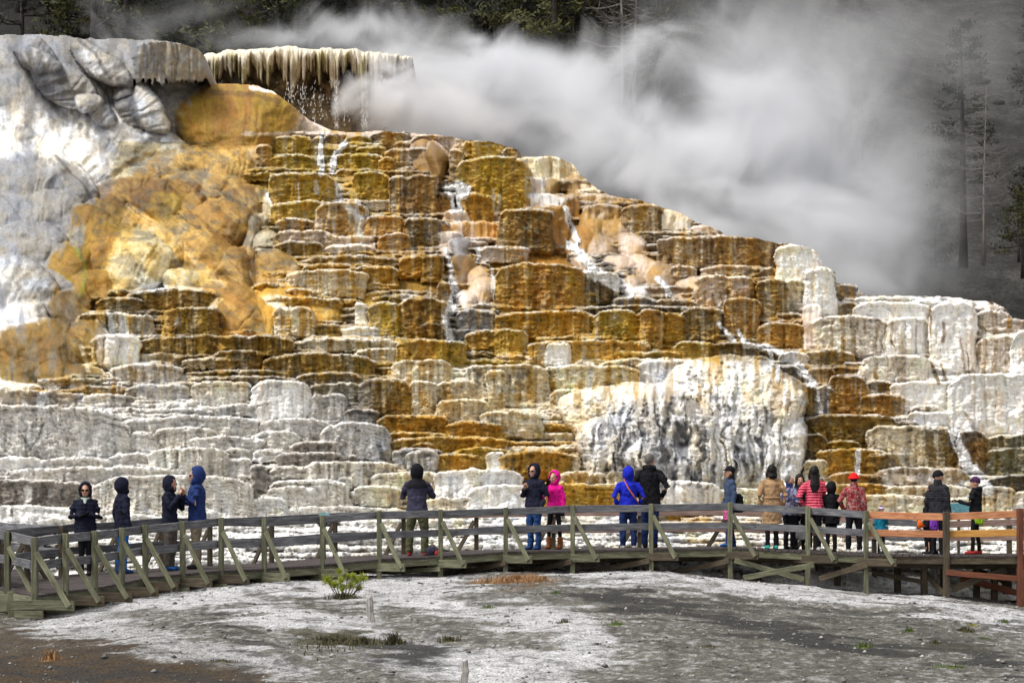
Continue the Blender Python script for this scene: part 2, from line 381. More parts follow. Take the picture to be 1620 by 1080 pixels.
LEDGES = """
212 328 63 130 L w prot=4.8 arc=9 flut=.16 rim=0 und=.5 sm=1 raw=1 base=75.2 rag=14
375 560 207 226 P T prot=.3 rim=.9
400 432 214 250 T D
429 492 214 250 Y D prot=.5
428 505 244 275 Y O prot=.5 glob=.12
405 430 228 275 T P glob=.08
493 512 215 240 T G
512 536 211 236 B T
548 588 214 238 Y D
583 652 207 234 T B prot=.4
622 672 222 238 T P
650 740 212 247 P T prot=.3
534 610 242 272 Y D prot=.6
560 612 229 246 Y D
608 700 233 268 T P prot=.5
534 598 267 286 D Y
598 626 249 280 O Y glob=.1
555 620 273 325 Y O prot=.6 glob=.16
616 646 276 346 B K prot=.9
643 694 276 344 T B prot=.7 glob=.12
422 532 273 330 Y R prot=1.1 arc=6 rim=.8
424 536 318 352 Y T prot=.9 glob=.06
500 585 320 376 R W prot=.7 glob=.1
530 586 323 356 W G prot=.8
434 506 345 368 T P glob=.08
432 533 364 392 P T prot=.7 glob=.06
436 512 380 410 D Y prot=.6
520 594 372 390 P W prot=.7
512 600 386 405 W T prot=.7
580 640 340 382 R S prot=.5 glob=.14
600 650 368 402 S O prot=.6 glob=.14
637 702 345 392 D K prot=.8
477 628 404 428 D O prot=.7
477 560 416 445 O Y prot=.5 glob=.1
545 632 420 450 O D prot=.5 glob=.14
668 702 400 446 D O prot=.8 glob=.12
630 672 405 440 O S prot=.4 glob=.16
692 716 445 488 B R prot=.8
455 582 426 470 w O prot=.9 rim=.9
400 456 447 470 O Y prot=.6 glob=.1
452 500 456 478 O w prot=.6 glob=.1
420 545 470 500 O Y prot=.5 glob=.2
430 500 485 532 w O prot=.7 glob=.18
583 636 479 536 Y D prot=.9
562 584 479 515 W w prot=.8
633 710 471 536 D O prot=.9 glob=.2
538 602 517 536 W G prot=.7
600 622 522 536 O S
660 704 511 541 K R prot=.8
710 732 235 300 T B prot=.5
733 797 221 252 Y w prot=.6
793 824 232 258 B g prot=.6
676 740 214 246 T P prot=.4
724 838 247 336 Y O prot=1.1 arc=8 glob=.06
800 840 275 334 R B prot=1.0
695 720 303 338 R T prot=.6
730 782 305 354 O D prot=.9
700 744 333 354 P W prot=1.0 rim=0 sm=1
690 792 350 377 S P prot=.8 sm=1
786 822 355 394 K D prot=.9
830 888 306 334 P W prot=.5 sm=1
836 898 326 392 R B prot=.9 sm=1
788 875 331 402 D K prot=1.4 rim=.7
664 716 348 376 K B prot=.9
684 734 365 390 P G prot=.9 sm=1
757 838 388 414 P G prot=.9
822 914 246 284 w Y prot=.8 flut=.12 rim=0 sm=1
826 862 280 308 P W prot=.6 sm=1
885 1010 308 326 T P prot=.5 sm=1
885 915 312 348 B S prot=.8 sm=1
916 982 322 366 T B prot=.5 sm=1
980 1047 322 374 T w prot=.7 glob=.06
1040 1098 330 372 w P prot=.3 sm=1
1090 1150 356 374 P T prot=.3 sm=1
1040 1228 373 424 T B prot=.9 flut=.1 rim=.8
1090 1140 388 402 T P prot=.9
1060 1100 420 446 T P prot=.5
1105 1206 419 440 P T prot=.9 rim=.9
1096 1196 436 490 P R prot=1.0 rim=.8
1200 1228 424 444 T g prot=.9
916 980 429 480 K D prot=1.3
782 924 416 490 R Y prot=1.4 arc=9 rim=.7
920 945 460 484 Y D
968 1044 470 486 g T prot=.7
1040 1086 471 486 T g prot=.7
905 1136 483 500 K D prot=1.2 rim=.6
1080 1138 486 538 D K prot=1.1
1130 1172 492 528 K D prot=1.0
786 945 492 534 O D prot=1.2
940 1010 490 540 Y D prot=1.4 rim=.8
1005 1088 492 540 O D prot=1.4
1012 1050 488 550 R Y prot=1.5
724 790 490 524 g K prot=.9 glob=.14
740 784 480 494 g W prot=.9
735 836 522 552 O D prot=.7
782 835 520 561 Y D prot=1.0
835 1034 537 577 O T prot=.9 rim=.6
984 1032 538 556 O Y prot=1.1
1067 1130 539 582 Y D prot=1.2
1120 1202 541 577 D K prot=1.0
1160 1217 563 580 D K prot=1.1
1142 1212 577 607 D K prot=1.0
953 1116 555 576 Y O prot=1.2
864 904 541 577 W w prot=1.3 rim=0
780 842 562 577 T O prot=.8
738 868 576 640 w D prot=1.1 glob=.08
770 800 585 655 w Y prot=1.2 glob=.1
862 1012 577 625 w Y prot=1.0 glob=.08
950 1100 566 600 w W prot=1.0
1010 1134 569 608 W g prot=1.5 rim=.4
1100 1205 595 620 w Y prot=1.2
1125 1160 582 598 W w prot=1.4
866 960 615 660 w Y prot=.9 glob=.16
1225 1300 386 472 W P prot=1.0 arc=8 glob=.08 rim=0
1272 1324 422 502 W w prot=1.4 arc=8 glob=.1 rim=0
1196 1246 442 510 D B prot=1.1
1232 1277 442 497 w Y prot=.9 glob=.1
1228 1272 493 514 D B prot=1.0
1200 1276 511 550 R O prot=.8
1140 1202 470 545 R T prot=.5
1270 1302 480 552 P W prot=1.0 sm=1
1320 1358 448 472 B T prot=.9
1354 1372 458 470 P T prot=.5
1320 1358 478 498 B K prot=.8
1290 1402 500 562 w R prot=.8 glob=.1
1300 1350 515 560 w W prot=.9 glob=.14
1347 1475 476 545 W w prot=1.1 arc=6 rim=0
1400 1470 500 562 W Y prot=1.3 flut=.1 rim=0
1350 1470 468 482 W w prot=.6
1470 1546 478 592 W P prot=1.4 arc=8 rim=0 flut=.08
1440 1505 474 500 W P prot=1.2 rim=0
1545 1598 490 528 P W prot=1.0
1570 1660 503 530 P B prot=.7
1600 1720 520 700 W P prot=1.5 rim=0
1546 1640 530 594 P W prot=1.3 flut=.08
1360 1472 562 604 w G prot=1.1
1405 1548 602 655 W P prot=1.2 rim=0
1500 1700 590 692 W P prot=1.5 rim=.3
1273 1350 553 578 D T prot=.9
1232 1280 556 578 W g prot=.9
1213 1268 577 610 K D prot=1.1
1230 1294 609 657 K B prot=1.4
1290 1322 610 656 g W prot=1.3
1276 1322 580 612 R T prot=.9
1310 1375 592 662 R B prot=1.1
1372 1414 601 624 D K prot=1.0
1358 1430 623 662 R D prot=1.2
1413 1438 622 642 K D prot=1.0
1436 1512 638 650 D B prot=.8
1440 1492 640 672 w B prot=.7
1490 1538 651 670 D T prot=.8
1436 1474 651 676 W w prot=1.4 rim=0
1466 1510 650 684 W w prot=1.2 rim=0
1500 1548 655 684 w T prot=.9
1272 1420 655 712 D Y prot=1.3 rim=.7
1415 1455 664 682 D K prot=.9
1268 1308 686 728 D B prot=1.5
1305 1360 696 714 Y D prot=1.6
1368 1512 672 742 w D prot=1.7 rim=.8
1448 1512 678 740 D K prot=1.9
1294 1402 709 748 O R prot=1.8 rim=.8
1365 1420 715 750 D O prot=1.9
1272 1310 726 760 w Y prot=1.4
1385 1532 738 768 T W prot=1.9 rim=.6
1310 1400 748 768 R w prot=1.5
1375 1390 752 762 K D prot=2.0
1317 1418 765 784 O D prot=1.8
1400 1540 766 790 w R prot=1.8
1300 1480 782 815 w O prot=1.7
1512 1568 680 748 B D prot=1.5 arc=10
1560 1700 686 712 o w prot=1.0
1560 1720 708 752 o D prot=1.3
1565 1720 750 778 K D prot=1.4
1552 1606 770 818 w R prot=2.0
1602 1720 775 820 G w prot=1.7
-300 130 617 645 G g prot=.8 arc=3
125 220 622 645 G w prot=.7
-300 196 640 726 G L prot=1.5 arc=8 glob=.05 rim=.3
150 207 664 714 G w prot=1.9 arc=8
187 424 658 704 G w prot=1.2 arc=8
243 346 676 714 w T prot=1.6
205 250 683 715 G W prot=1.3
302 420 690 725 G w prot=1.4
-100 70 722 748 W w prot=1.2
60 182 722 744 G w prot=1.4
175 238 717 738 G g prot=1.4
235 362 708 756 w T prot=1.8 flut=.1
355 394 708 728 w T prot=1.7
352 402 724 756 G g prot=1.6
20 320 738 762 G w prot=1.6 arc=6
-300 152 758 802 T g prot=1.9 arc=4 rim=.7
145 405 751 830 w T prot=2.0 arc=10
210 240 770 815 T w prot=2.2
-300 124 798 832 W G prot=2.2 rim=.5
60 330 815 842 w G prot=2.2
148 224 529 577 W w prot=1.3 arc=6 flut=.12
117 244 493 530 w D prot=1.5 arc=7 rim=.7 flut=.1
200 352 457 488 D Y prot=1.3 arc=6
150 230 470 495 D K prot=1.0
255 356 486 530 D Y prot=1.6 flut=.1
222 466 530 562 D Y prot=1.5 arc=4 flut=.12
338 420 553 582 D K prot=1.7
173 290 575 610 G T prot=1.1
200 300 606 634 G g prot=1.4
290 400 565 580 w D prot=1.5
290 470 584 594 D Y prot=1.6
300 480 594 604 D w prot=1.7
303 400 602 642 w g prot=1.6
400 492 600 664 W g prot=2.0 arc=9
488 548 622 662 G g prot=1.9
336 470 638 656 g G prot=2.2
400 464 532 562 D Y prot=1.2
418 594 558 594 D Y prot=1.5 arc=8 flut=.1
470 570 588 622 D O prot=1.2 glob=.08
490 572 606 640 Y D prot=1.4
565 652 598 658 D O prot=1.8 flut=.1
465 638 535 554 w Y prot=.9
560 637 551 578 w O prot=.9
634 686 557 578 w T prot=.9
626 740 537 582 Y R prot=1.3
620 716 570 606 w T prot=1.5 glob=.16
648 690 601 658 w T prot=1.7 glob=.1
684 762 602 635 w g prot=1.4 glob=.12
688 772 631 667 w g prot=1.8 glob=.1
710 752 598 622 w W prot=1.2
760 860 650 690 w Y prot=1.3 glob=.16
546 602 647 670 g O prot=1.6
408 530 662 704 G T prot=1.6 arc=6
505 620 668 728 G g prot=1.7 arc=12 glob=.05
400 474 682 714 w G prot=1.9 arc=5
505 560 684 712 G w prot=2.0
460 554 699 724 T D prot=2.1
552 566 718 730 T O prot=2.0
440 545 714 738 T g prot=2.2
400 458 709 728 w G prot=2.2
480 622 728 768 w B prot=2.4 flut=.1
430 540 736 754 w T prot=2.5
398 424 733 776 T g prot=2.4
428 556 758 804 w T prot=2.5
426 508 768 806 w G prot=2.7
532 562 754 772 w W prot=2.5
400 456 786 822 w W prot=2.7
565 637 767 798 w g prot=2.7
548 584 776 794 w W prot=2.8
588 692 746 778 w g prot=2.5
450 640 800 822 w g prot=2.6
598 712 655 688 O D prot=1.4 rim=.2
606 716 683 706 O Y prot=1.6 rim=.3
706 802 667 696 O D prot=1.6 rim=.2
620 800 690 716 O Y prot=1.7 rim=.3 glob=.06
652 692 700 718 O R prot=1.9 rim=.3
716 812 708 738 Y O prot=1.9 rim=.3 glob=.06
685 770 717 744 O Y prot=2.1 rim=.3 glob=.06
792 900 712 758 O D prot=2.1 arc=6 rim=.3 glob=.05
770 800 714 742 W w prot=2.2
890 918 718 752 w Y prot=2.0
820 985 764 812 O Y prot=2.4 rim=.3
936 952 770 806 G w prot=2.6
880 960 745 768 w O prot=2.0
960 1000 745 790 w W prot=1.9 glob=.1
995 1145 760 812 W g prot=2.6 arc=8 glob=.12
1060 1140 765 778 G d prot=2.8
1110 1280 772 808 w W prot=2.5
620 702 709 734 g d prot=1.7 glob=.1
645 694 712 748 g W prot=2.0 glob=.12
640 700 745 780 w T prot=2.1
688 830 741 806 W g prot=2.2 arc=6 glob=.16
740 850 765 812 W G prot=2.6 arc=12 glob=.18
670 800 786 810 w T prot=2.6
"""
def parse(txt, fn, npos):
    for ln in txt.strip().split('\n'):
        t = ln.split(); a = [float(x) for x in t[:4]]; k = {}; cs = []
        for x in t[4:]:
            if '=' in x: p, q = x.split('='); k[p] = float(q)
            else: cs.append(x)
        if cs: k['c'] = cs[0]
        if len(cs) > 1: k['c2'] = cs[1]
        fn(*a, **k)
parse(DOMES, dome, 4)
parse("""
78 116 66 25 d g prot=1.1 rot=58 kk=.05 drape=1.15 base=71 str_=.75 flut=.12
60 95 40 16 L W prot=.8 rot=20 kk=.05 drape=1.3 base=70.6
120 128 34 17 L g prot=.9 rot=40 kk=.05 drape=1.3 base=71 flut=.08
135 160 26 15 L W prot=.9 rot=10 kk=.05 drape=1.3 base=70.6
160 178 30 14 g L prot=.9 rot=35 kk=.05 drape=1.3 base=70.8 flut=.08
205 165 46 19 d L prot=1.0 rot=68 kk=.06 drape=1.2 base=71.4 str_=.8 flut=.1
235 175 46 26 L W prot=1.0 rot=62 kk=.06 drape=1.2 base=71.0 flut=.06
160 100 60 20 L W prot=.8 rot=38 kk=.05 drape=1.3 base=71.6
22 300 52 30 L g prot=1.0 kk=.05 drape=2 flut=.08
70 322 48 26 g L prot=1.0 rot=35 kk=.05 drape=2.2 flut=.1
112 318 44 18 d g prot=.8 rot=60 kk=.05 drape=1.4 str_=.8 flut=.1
30 372 48 22 L W prot=.9 rot=10 kk=.05 drape=2
78 372 34 20 L g prot=.9 rot=20 kk=.05 drape=2
20 430 50 26 L W prot=1.0 rot=25 kk=.05 drape=2
62 440 38 22 L g prot=1.0 rot=30 kk=.05 drape=1.8
40 490 50 24 W L prot=.9 rot=15 kk=.05 drape=1.7
""", dome, 4)
led2 = sorted(LEDGES.strip().split('\n'), key=lambda l: float(l.split()[3]))
parse('\n'.join(led2), ledge, 4)
parse("""
1150 632 100 70 W w prot=2.0 base=53.6 sm=0 drape=2.2 flut=.16
1215 650 62 62 W w prot=2.0 base=53.4 sm=0 drape=2.2 flut=.16
1250 700 28 50 W g prot=1.8 base=53 sm=0 flut=.12
1165 680 46 60 G g prot=2.2 base=53.2 sm=0 drape=1.8 flut=.16
1110 665 40 55 G w prot=2.2 base=53.2 sm=0 drape=2 flut=.16
1050 655 62 50 G g prot=2.2 base=53.4 sm=0 drape=2.2 flut=.16
985 690 48 42 G g prot=2.0 base=53.4 sm=0 drape=2 flut=.14
945 700 34 40 W g prot=1.7 base=53.4 sm=0 drape=1.7 flut=.12
1000 640 70 34 W w prot=1.5 base=54 sm=0 drape=2
930 645 50 26 w W prot=1.2 base=54.6 sm=0 drape=2
1020 720 40 34 G d prot=2.4 base=53 sm=0 drape=1.6 flut=.14
1080 725 34 34 G d prot=2.4 base=53 sm=0 drape=1.5 flut=.14
690 258 20 34 B D prot=2.2 str_=.5
672 245 24 28 B T prot=2.0
873 296 19 16 D B prot=1.6
925 298 14 12 w P prot=1.2
945 300 22 14 P w prot=.8 rot=25
905 290 18 20 T P prot=1.2
700 325 16 12 R T prot=1.2
925 343 17 12 B K prot=1.6
950 335 17 9 B T prot=1.4 rot=20
965 350 22 16 B T prot=1.2 rot=30
940 368 26 26 T B prot=1.3
975 375 26 26 T P prot=1.0
918 385 26 26 S B prot=1.2
950 395 30 22 T P prot=1.2
1000 395 24 26 P T prot=1.0
905 398 20 10 P W prot=1.6
925 412 30 14 P W prot=1.8
985 420 34 18 P T prot=1.4 rot=15
1020 425 26 20 P T prot=1.2 rot=25
940 440 26 14 W P prot=1.2 rot=20
1005 445 22 12 T P prot=1.6 rot=10
1045 440 26 28 T P prot=1.0 rot=30
1012 462 26 16 W P prot=1.2
1075 405 26 30 P B prot=.8
1070 470 50 18 P T prot=.8
1100 460 34 22 P T prot=.8
728 393 20 19 g K prot=1.9
705 398 16 14 P T prot=1.4
732 428 19 26 B K prot=1.8
752 440 22 20 P T prot=1.7
765 462 26 22 P T prot=1.8
740 478 22 20 P W prot=1.6
748 372 30 8 P T prot=1.4
470 395 14 14 D Y prot=1.2
455 262 14 10 Y O prot=1.5
500 262 12 14 T P prot=1.5
556 307 9 11 D Y prot=1.6
1362 585 1 1 W prot=.1
""", dome, 4)
# ---- the mats run over several steps: soften block-to-block changes, carry streaks down the wall
def blur(a, ry, rx):
    for ax, r in ((0, ry), (1, rx)):
        p = np.concatenate([np.repeat(a.take([0], ax), r + 1, ax), a, np.repeat(a.take([-1], ax), r, ax)], ax); c = np.cumsum(p, ax)
        n = a.shape[ax]; a = (np.take(c, range(2 * r + 1, 2 * r + 1 + n), ax) - np.take(c, range(0, n), ax)) / (2 * r + 1)
    return a
BL = blur(blur(CC, 16, 9), 10, 6); CC = CC * .66 + BL * .34
mid = (1 - SM) * (1 - sstep(620, 680, VV)) ; gold = sstep(1.6, 3.0, CC[..., 0] / (CC[..., 2] + .02)); lng = vn(UU / 7.5 + NX * .8, VV / 120, 741) * .7 + vn(UU / 3, VV / 60, 742) * .3
k = (sstep(.60, .72, lng) * mid * .48)[..., None]; CC = CC * (1 - k) + np.array([.74, .62, .42]) * k
lng2 = vn(UU / 9 + NX * .8, VV / 110, 743) * .7 + vn(UU / 3.4, VV / 50, 744) * .3
k = (sstep(.56, .68, lng2) * mid * (1 - gold * .5) * .5)[..., None]; CC = CC * (1 - k) + np.array([.46, .26, .02]) * k
# stains, streams and foam that lie on the rock
def S(w0, c, f, *pts, **k): stroke([pts[i:i + 2] for i in range(0, len(pts), 2)], w0, c, f, **k)
for a in ((22, 78, 75, 165, 16), (45, 80, 70, 150, 14), (60, 85, 85, 165, 10), (28, 100, 55, 140, 12)): S(a[4], 'd', .75, a[0], a[1], a[0] * .4 + a[2] * .6, a[3] - 30, a[2], a[3])
S(10, 'd', .7, 185, 125, 205, 160, 215, 200); S(12, 'd', .75, 200, 130, 210, 165, 222, 205); S(5, 'd', .7, 140, 110, 165, 145, 185, 190)
S(5, 'd', .6, 120, 58, 150, 85, 175, 125); S(8, 'g', .6, 255, 115, 280, 140, 300, 165); S(6, 'd', .8, 290, 128, 318, 132)
S(8, 'g', .6, 80, 255, 120, 290, 145, 320); S(5, 'd', .6, 85, 245, 125, 285, 150, 325); S(8, 'd', .5, 115, 330, 122, 350)
S(5, 'g', .5, 40, 195, 60, 215); S(4, 'g', .5, 40, 345, 95, 355); S(4, 'd', .3, 5, 310, 35, 350)
S(7, 'N', .8, 118, 392, 138, 420, 132, 450, 128, 468); S(4, 'D', .6, 128, 395, 133, 430)
S(9, 'D', .7, 165, 290, 190, 268, 230, 245, 275, 238); S(7, 'B', .5, 150, 300, 200, 285)
S(9, 'P', .8, 205, 328, 240, 350, 285, 385, 330, 430, 355, 450); S(7, 'W', .5, 255, 385, 285, 420, 300, 450)
S(16, 'W', .95, 225, 445, 255, 456); S(6, 'P', .6, 405, 300, 415, 330, 400, 375, 395, 400)
S(7, 'w', .6, 430, 135, 470, 165, 520, 205); S(8, 'B', .6, 320, 145, 400, 150, 440, 160); S(7, 'W', .7, 398, 140, 440, 145)
S(6, 'P', .6, 385, 212, 470, 212, 560, 212); S(8, 'w', .7, 510, 215, 508, 273, fall=True); S(6, 'W', .8, 548, 225, 530, 250, 528, 272, fall=True)
S(4, 'W', .6, 470, 290, 472, 320); S(8, 'W', .8, 500, 287, 502, 305); S(5, 'W', .8, 532, 290, 538, 318, fall=True); S(9, 'W', .8, 550, 325, 575, 350, 572, 372)
S(9, 'W', .9, 722, 296, 722, 315, 722, 332, fall=True); S(14, 'W', .9, 712, 300, 735, 300, fall=True); S(8, 'P', .8, 722, 335, 720, 350)
S(4, 'W', .8, 706, 395, 712, 425, 714, 445, fall=True); S(4, 'W', .7, 757, 392, 755, 415, fall=True); S(4, 'W', .7, 778, 425, 780, 470, fall=True)
S(7, 'W', .9, 714, 445, 722, 460, 714, 478, fall=True); S(8, 'W', .95, 716, 480, 706, 510, 712, 534, fall=True)
S(12, 'W', .9, 845, 312, 885, 318); S(5, 'W', .9, 893, 330, 902, 355, 908, 385, fall=True); S(9, 'W', .95, 900, 388, 915, 400, 940, 425, 985, 450, fall=True)
S(10, 'W', .9, 935, 432, 985, 455, 1000, 466, fall=True); S(6, 'W', .7, 1040, 440, 1060, 465, fall=True); S(4, 'W', .6, 905, 360, 912, 380, fall=True)
S(4, 'w', .7, 780, 300, 783, 340); S(5, 'W', .5, 790, 310, 785, 350)
S(5, 'K', .8, 1042, 335, 1044, 360); S(4, 'R', .6, 1115, 460, 1115, 484); S(4, 'B', .7, 1150, 455, 1150, 484); S(3, 'B', .6, 1165, 462, 1165, 482); S(3, 'B', .6, 1140, 462, 1142, 484); S(4, 'B', .5, 1128, 468, 1128, 486)
S(5, 'W', .95, 1135, 512, 1150, 530, 1162, 540, fall=True); S(4, 'W', .9, 1168, 525, 1180, 545, fall=True); S(6, 'W', .9, 1180, 545, 1215, 550, 1235, 558, fall=True)
S(5, 'W', .9, 1218, 556, 1222, 575, fall=True); S(8, 'W', .95, 1264, 578, 1275, 595, 1284, 608, fall=True); S(4, 'W', .9, 1293, 618, 1298, 640, 1300, 654, fall=True)
S(4, 'W', .8, 1233, 580, 1230, 600, fall=True); S(6, 'P', .7, 1260, 470, 1275, 520, 1285, 548)
S(9, 'd', .8, 1065, 640, 1060, 665, 1050, 690); S(7, 'd', .7, 1058, 640, 1075, 680, 1090, 700); S(12, 'W', .7, 1062, 660, 1062, 690)
S(6, 'd', .85, 940, 675, 938, 700, 936, 718); S(5, 'd', .7, 970, 672, 975, 685); S(3, 'd', .7, 912, 678, 910, 690); S(8, 'd', .6, 1000, 690, 985, 720, 975, 745)
S(9, 'g', .6, 1130, 625, 1145, 660, 1165, 700, 1185, 740); S(6, 'd', .5, 1160, 625, 1158, 660); S(8, 'g', .5, 1215, 650, 1215, 700); S(4, 'd', .6, 1180, 680, 1190, 740); S(5, 'd', .5, 1245, 720, 1250, 765)
S(6, 'd', .6, 1055, 575, 1052, 598); S(8, 'g', .6, 1090, 590, 1110, 605); S(8, 'W', .8, 935, 590, 932, 610, 928, 640); S(10, 'w', .6, 1140, 670, 1150, 740)
S(6, 'B', .8, 1492, 510, 1494, 540); S(5, 'R', .7, 1520, 535, 1525, 585); S(3, 'K', .8, 1530, 560, 1532, 590); S(6, 'D', .85, 1474, 576, 1484, 606); S(4, 'B', .8, 1488, 575, 1495, 600)
S(3, 'D', .8, 1471, 485, 1474, 530); S(3, 'D', .8, 1412, 540, 1417, 548); S(3, 'Y', .7, 1402, 525, 1402, 552); S(3, 'D', .6, 1387, 528, 1386, 550); S(6, 'Y', .5, 1548, 500, 1555, 525); S(3, 'K', .6, 1361, 540, 1363, 544)
S(6, 'B', .6, 1530, 655, 1550, 690, 1565, 720); S(10, 'W', .95, 1508, 680, 1518, 705, 1530, 735, 1550, 755, 1562, 772, fall=True); S(8, 'W', .9, 1512, 700, 1522, 730, fall=True)
S(5, 'W', .8, 1357, 715, 1358, 750, fall=True); S(6, 'w', .8, 1455, 695, 1465, 735); S(12, 'W', .5, 1410, 755, 1500, 760)
S(9, 'R', .4, 820, 440, 850, 480); S(10, 'Y', .4, 900, 430, 915, 470); S(7, 'P', .5, 865, 465, 860, 485); S(8, 'W', .5, 640, 470, 660, 465)
S(7, 'G', .8, 30, 790, 45, 780); S(10, 'W', .8, 42, 772, 44, 790); S(7, 'W', .7, 235, 772, 236, 790); S(8, 'W', .6, 225, 800, 245, 815); S(5, 'D', .6, 215, 775, 218, 805)
S(6, 'W', .9, 571, 715, 573, 730); S(7, 'W', .9, 570, 740, 572, 765); S(8, 'd', .7, 600, 705, 605, 725); S(6, 'd', .6, 555, 652, 590, 655); S(6, 'O', .7, 598, 655, 600, 668)
S(3, 'd', .6, 540, 560, 541, 580); S(3, 'K', .5, 495, 565, 495, 585); S(5, 'D', .6, 360, 690, 372, 705)
S(8, 'W', .7, 175, 500, 178, 525); S(9, 'W', .7, 195, 502, 196, 528); S(4, 'D', .8, 127, 500, 128, 520); S(4, 'D', .8, 147, 500, 149, 525); S(3, 'D', .8, 168, 500, 170, 520); S(3, 'D', .8, 188, 500, 188, 527)
S(6, 'W', .7, 128, 548, 135, 570, 140, 588); S(7, 'W', .6, 280, 505, 276, 512)
S(4, 'D', .7, 20, 795, 20, 815); S(8, 'w', .7, 1240, 800, 1600, 805); S(14, 'W', .8, 330, 850, 1000, 855); S(10, 'O', .6, 1060, 818, 1120, 820); S(6, 'O', .5, 1090, 855, 1140, 858)
# cracks of the dry grey wall
S(2.2, 'd', .7, 70, 668, 62, 690, 48, 712, ragged=.1); S(2, 'd', .6, 150, 672, 165, 668, 200, 676, 205, 690, ragged=.1); S(2, 'd', .6, 118, 630, 120, 655, 130, 664, ragged=.1)
S(2, 'd', .6, 18, 800, 20, 812, 14, 822, ragged=.1); S(2, 'd', .5, 208, 640, 206, 658, ragged=.1); S(2, 'd', .5, 30, 680, 45, 705, 40, 715, ragged=.1)

# ---- lower rubble slope, snow white lumps
m = sstep(800, 850, VV + NY * 50) * (1 - smooth)
g1, _ = worley(UU / 16 + NX * 2, VV / 7, 401); g2, _ = worley(UU / 7, VV / 4, 402)
YY -= m * (.32 * np.sqrt(np.clip(1 - g1 ** 2, 0, 1)) + .14 * np.sqrt(np.clip(1 - g2 ** 2, 0, 1)))
k = sstep(.55, .7, fbm(UU / 14, VV / 6, 403)) * m * .55
CC = CC * (1 - k[..., None]) + PAL['g'] * k[..., None]

# ---- whole-wall relief
rough = 1 - SM
f1 = fbm(UU / 10, VV / 8, 51, 4) - .5; f2 = fbm(UU / 3.4, VV / 3, 52, 2) - .5; ft = fbm(UU / 12, VV / 2.6, 53, 3) - .5
YY += rough * (f1 * .26 + f2 * .09 + ft * .07) + SM * (f1 * .02 + f2 * .003 + (fbm(UU / 40, VV / 30, 57, 3) - .5) * .4)
SMF = fbm(UU / 60 + .4 * NX, VV / 60 + (UU - VV) / 90, 58, 3)
YY -= SM * .07 * (1 - np.abs(SMF - .5) * 5).clip(0, 1) * (UU < 480)
# runnels that follow the flow of the left slope (down and to the right), with their colour streaks
ga = (UU * .64 - VV * .77); gb = (UU * .77 + VV * .64); orange = smooth * sstep(150, 190, UU + (VV - 300) * .25 + NX * 40) * (VV > 225)
run = fbm(ga / 9 + NX * 1.5, gb / 75, 701, 3); YY -= orange * .10 * (run - .5)
k = (sstep(.52, .66, run) * orange * .22)[..., None]; CC = CC * (1 - k) + np.array([.13, .075, .018]) * k
k = (sstep(.56, .68, fbm(ga / 14 + 7, gb / 90, 702, 3)) * orange * .2)[..., None]; CC = CC * (1 - k) + np.array([.74, .62, .48]) * k
grey_ = smooth * (1 - sstep(150, 190, UU + (VV - 300) * .25 + NX * 40)); run2 = fbm(UU / 16 + NX, (VV + UU * .4) / 60, 703, 4)
k = (sstep(.55, .68, run2) * grey_ * .5)[..., None]; CC = CC * (1 - k) + np.array([.14, .14, .15]) * k
# pale crust on every lip
jump = np.zeros_like(YY); dj = (YY[:-1] - YY[1:]) > .16; jump[1:][dj] = 1; jump[2:][dj[:-1]] = np.maximum(jump[2:][dj[:-1]], .7)
k = (jump * rough * sstep(.3, .5, fbm(UU / 14, VV / 10, 711, 2)) * np.where(CC[..., 2] > .2, .4, .24))[..., None]; CC = CC * (1 - k) + np.array([.78, .74, .66]) * k
# steps run along the left flow too, faintly
pat = fbm(UU / 26 + NX, VV / 22, 61, 4)
CC *= (0.80 + .42 * pat)[..., None]
dk = sstep(.56, .72, fbm(UU / 9, VV / 7, 66, 4)) * rough * np.where(CC[..., 2] > .35, .10, .38)
CC *= (1 - dk)[..., None]
lt = sstep(.60, .72, fbm(UU / 11, VV / 5, 67, 4)) * rough * np.where(CC[..., 2] > .2, .3, .12)
CC = CC * (1 - lt[..., None]) + np.array([.70, .66, .58]) * lt[..., None]
hue = fbm(UU / 22, VV / 18, 71, 3) - .5
CC *= np.stack([1 + hue * .25, 1 + hue * 0, 1 - hue * .5], -1)
lum = (CC @ np.array([.3, .55, .15]))[..., None]
m = (sstep(600, 640, VV + NY * 30 + (UU - 300) * .06) * (1 - sstep(540, 640, UU + NX * 50)) * .72)[..., None]; CC = CC * (1 - m) + lum * 1.14 * np.array([1.0, .985, .96]) * m
m = (sstep(1290, 1350, UU + (VV - 560) * -.5 + NX * 40) * (VV > 460) * (1 - sstep(640, 690, VV)) * .45)[..., None] * (lum > .35); CC = CC * (1 - m) + np.minimum(lum * 1.15, .84) * np.array([1.0, .96, .93]) * m
fm_ = (1 - sstep(.7, 1.1, np.hypot((UU - 1090) / 185, (VV - 700) / 85))); sk = fbm(UU / 8 + NX * 3 + (VV - 700) * (1090 - UU) / 60000, VV / 34, 721, 4)
k = (sstep(.49, .60, sk) * fm_ * .72)[..., None]; CC = CC * (1 - k) + np.array([.12, .12, .13]) * k
YY += (sstep(.49, .6, sk) - .5) * fm_ * .14
k = (sstep(.56, .66, fbm(UU / 12 + NX, VV / 20, 722, 4)) * fm_ * .6)[..., None]; CC = CC * (1 - k) + np.array([.84, .84, .84]) * k
sat_ = (sstep(1.7, 3.2, CC[..., 0] / (CC[..., 2] + .02)) * smooth)[..., None]; CC *= 1 - sat_ * np.array([.26, .24, .2])
CC *= np.where((orange > .5)[..., None], np.array([.95, .90, .68]), 1.0)
k = (sstep(.5, .64, fbm(UU / 7 + NX, VV / 6, 731, 4)) * smooth * .30)[..., None]; CC = CC * (1 - k) + CC * .45 * k
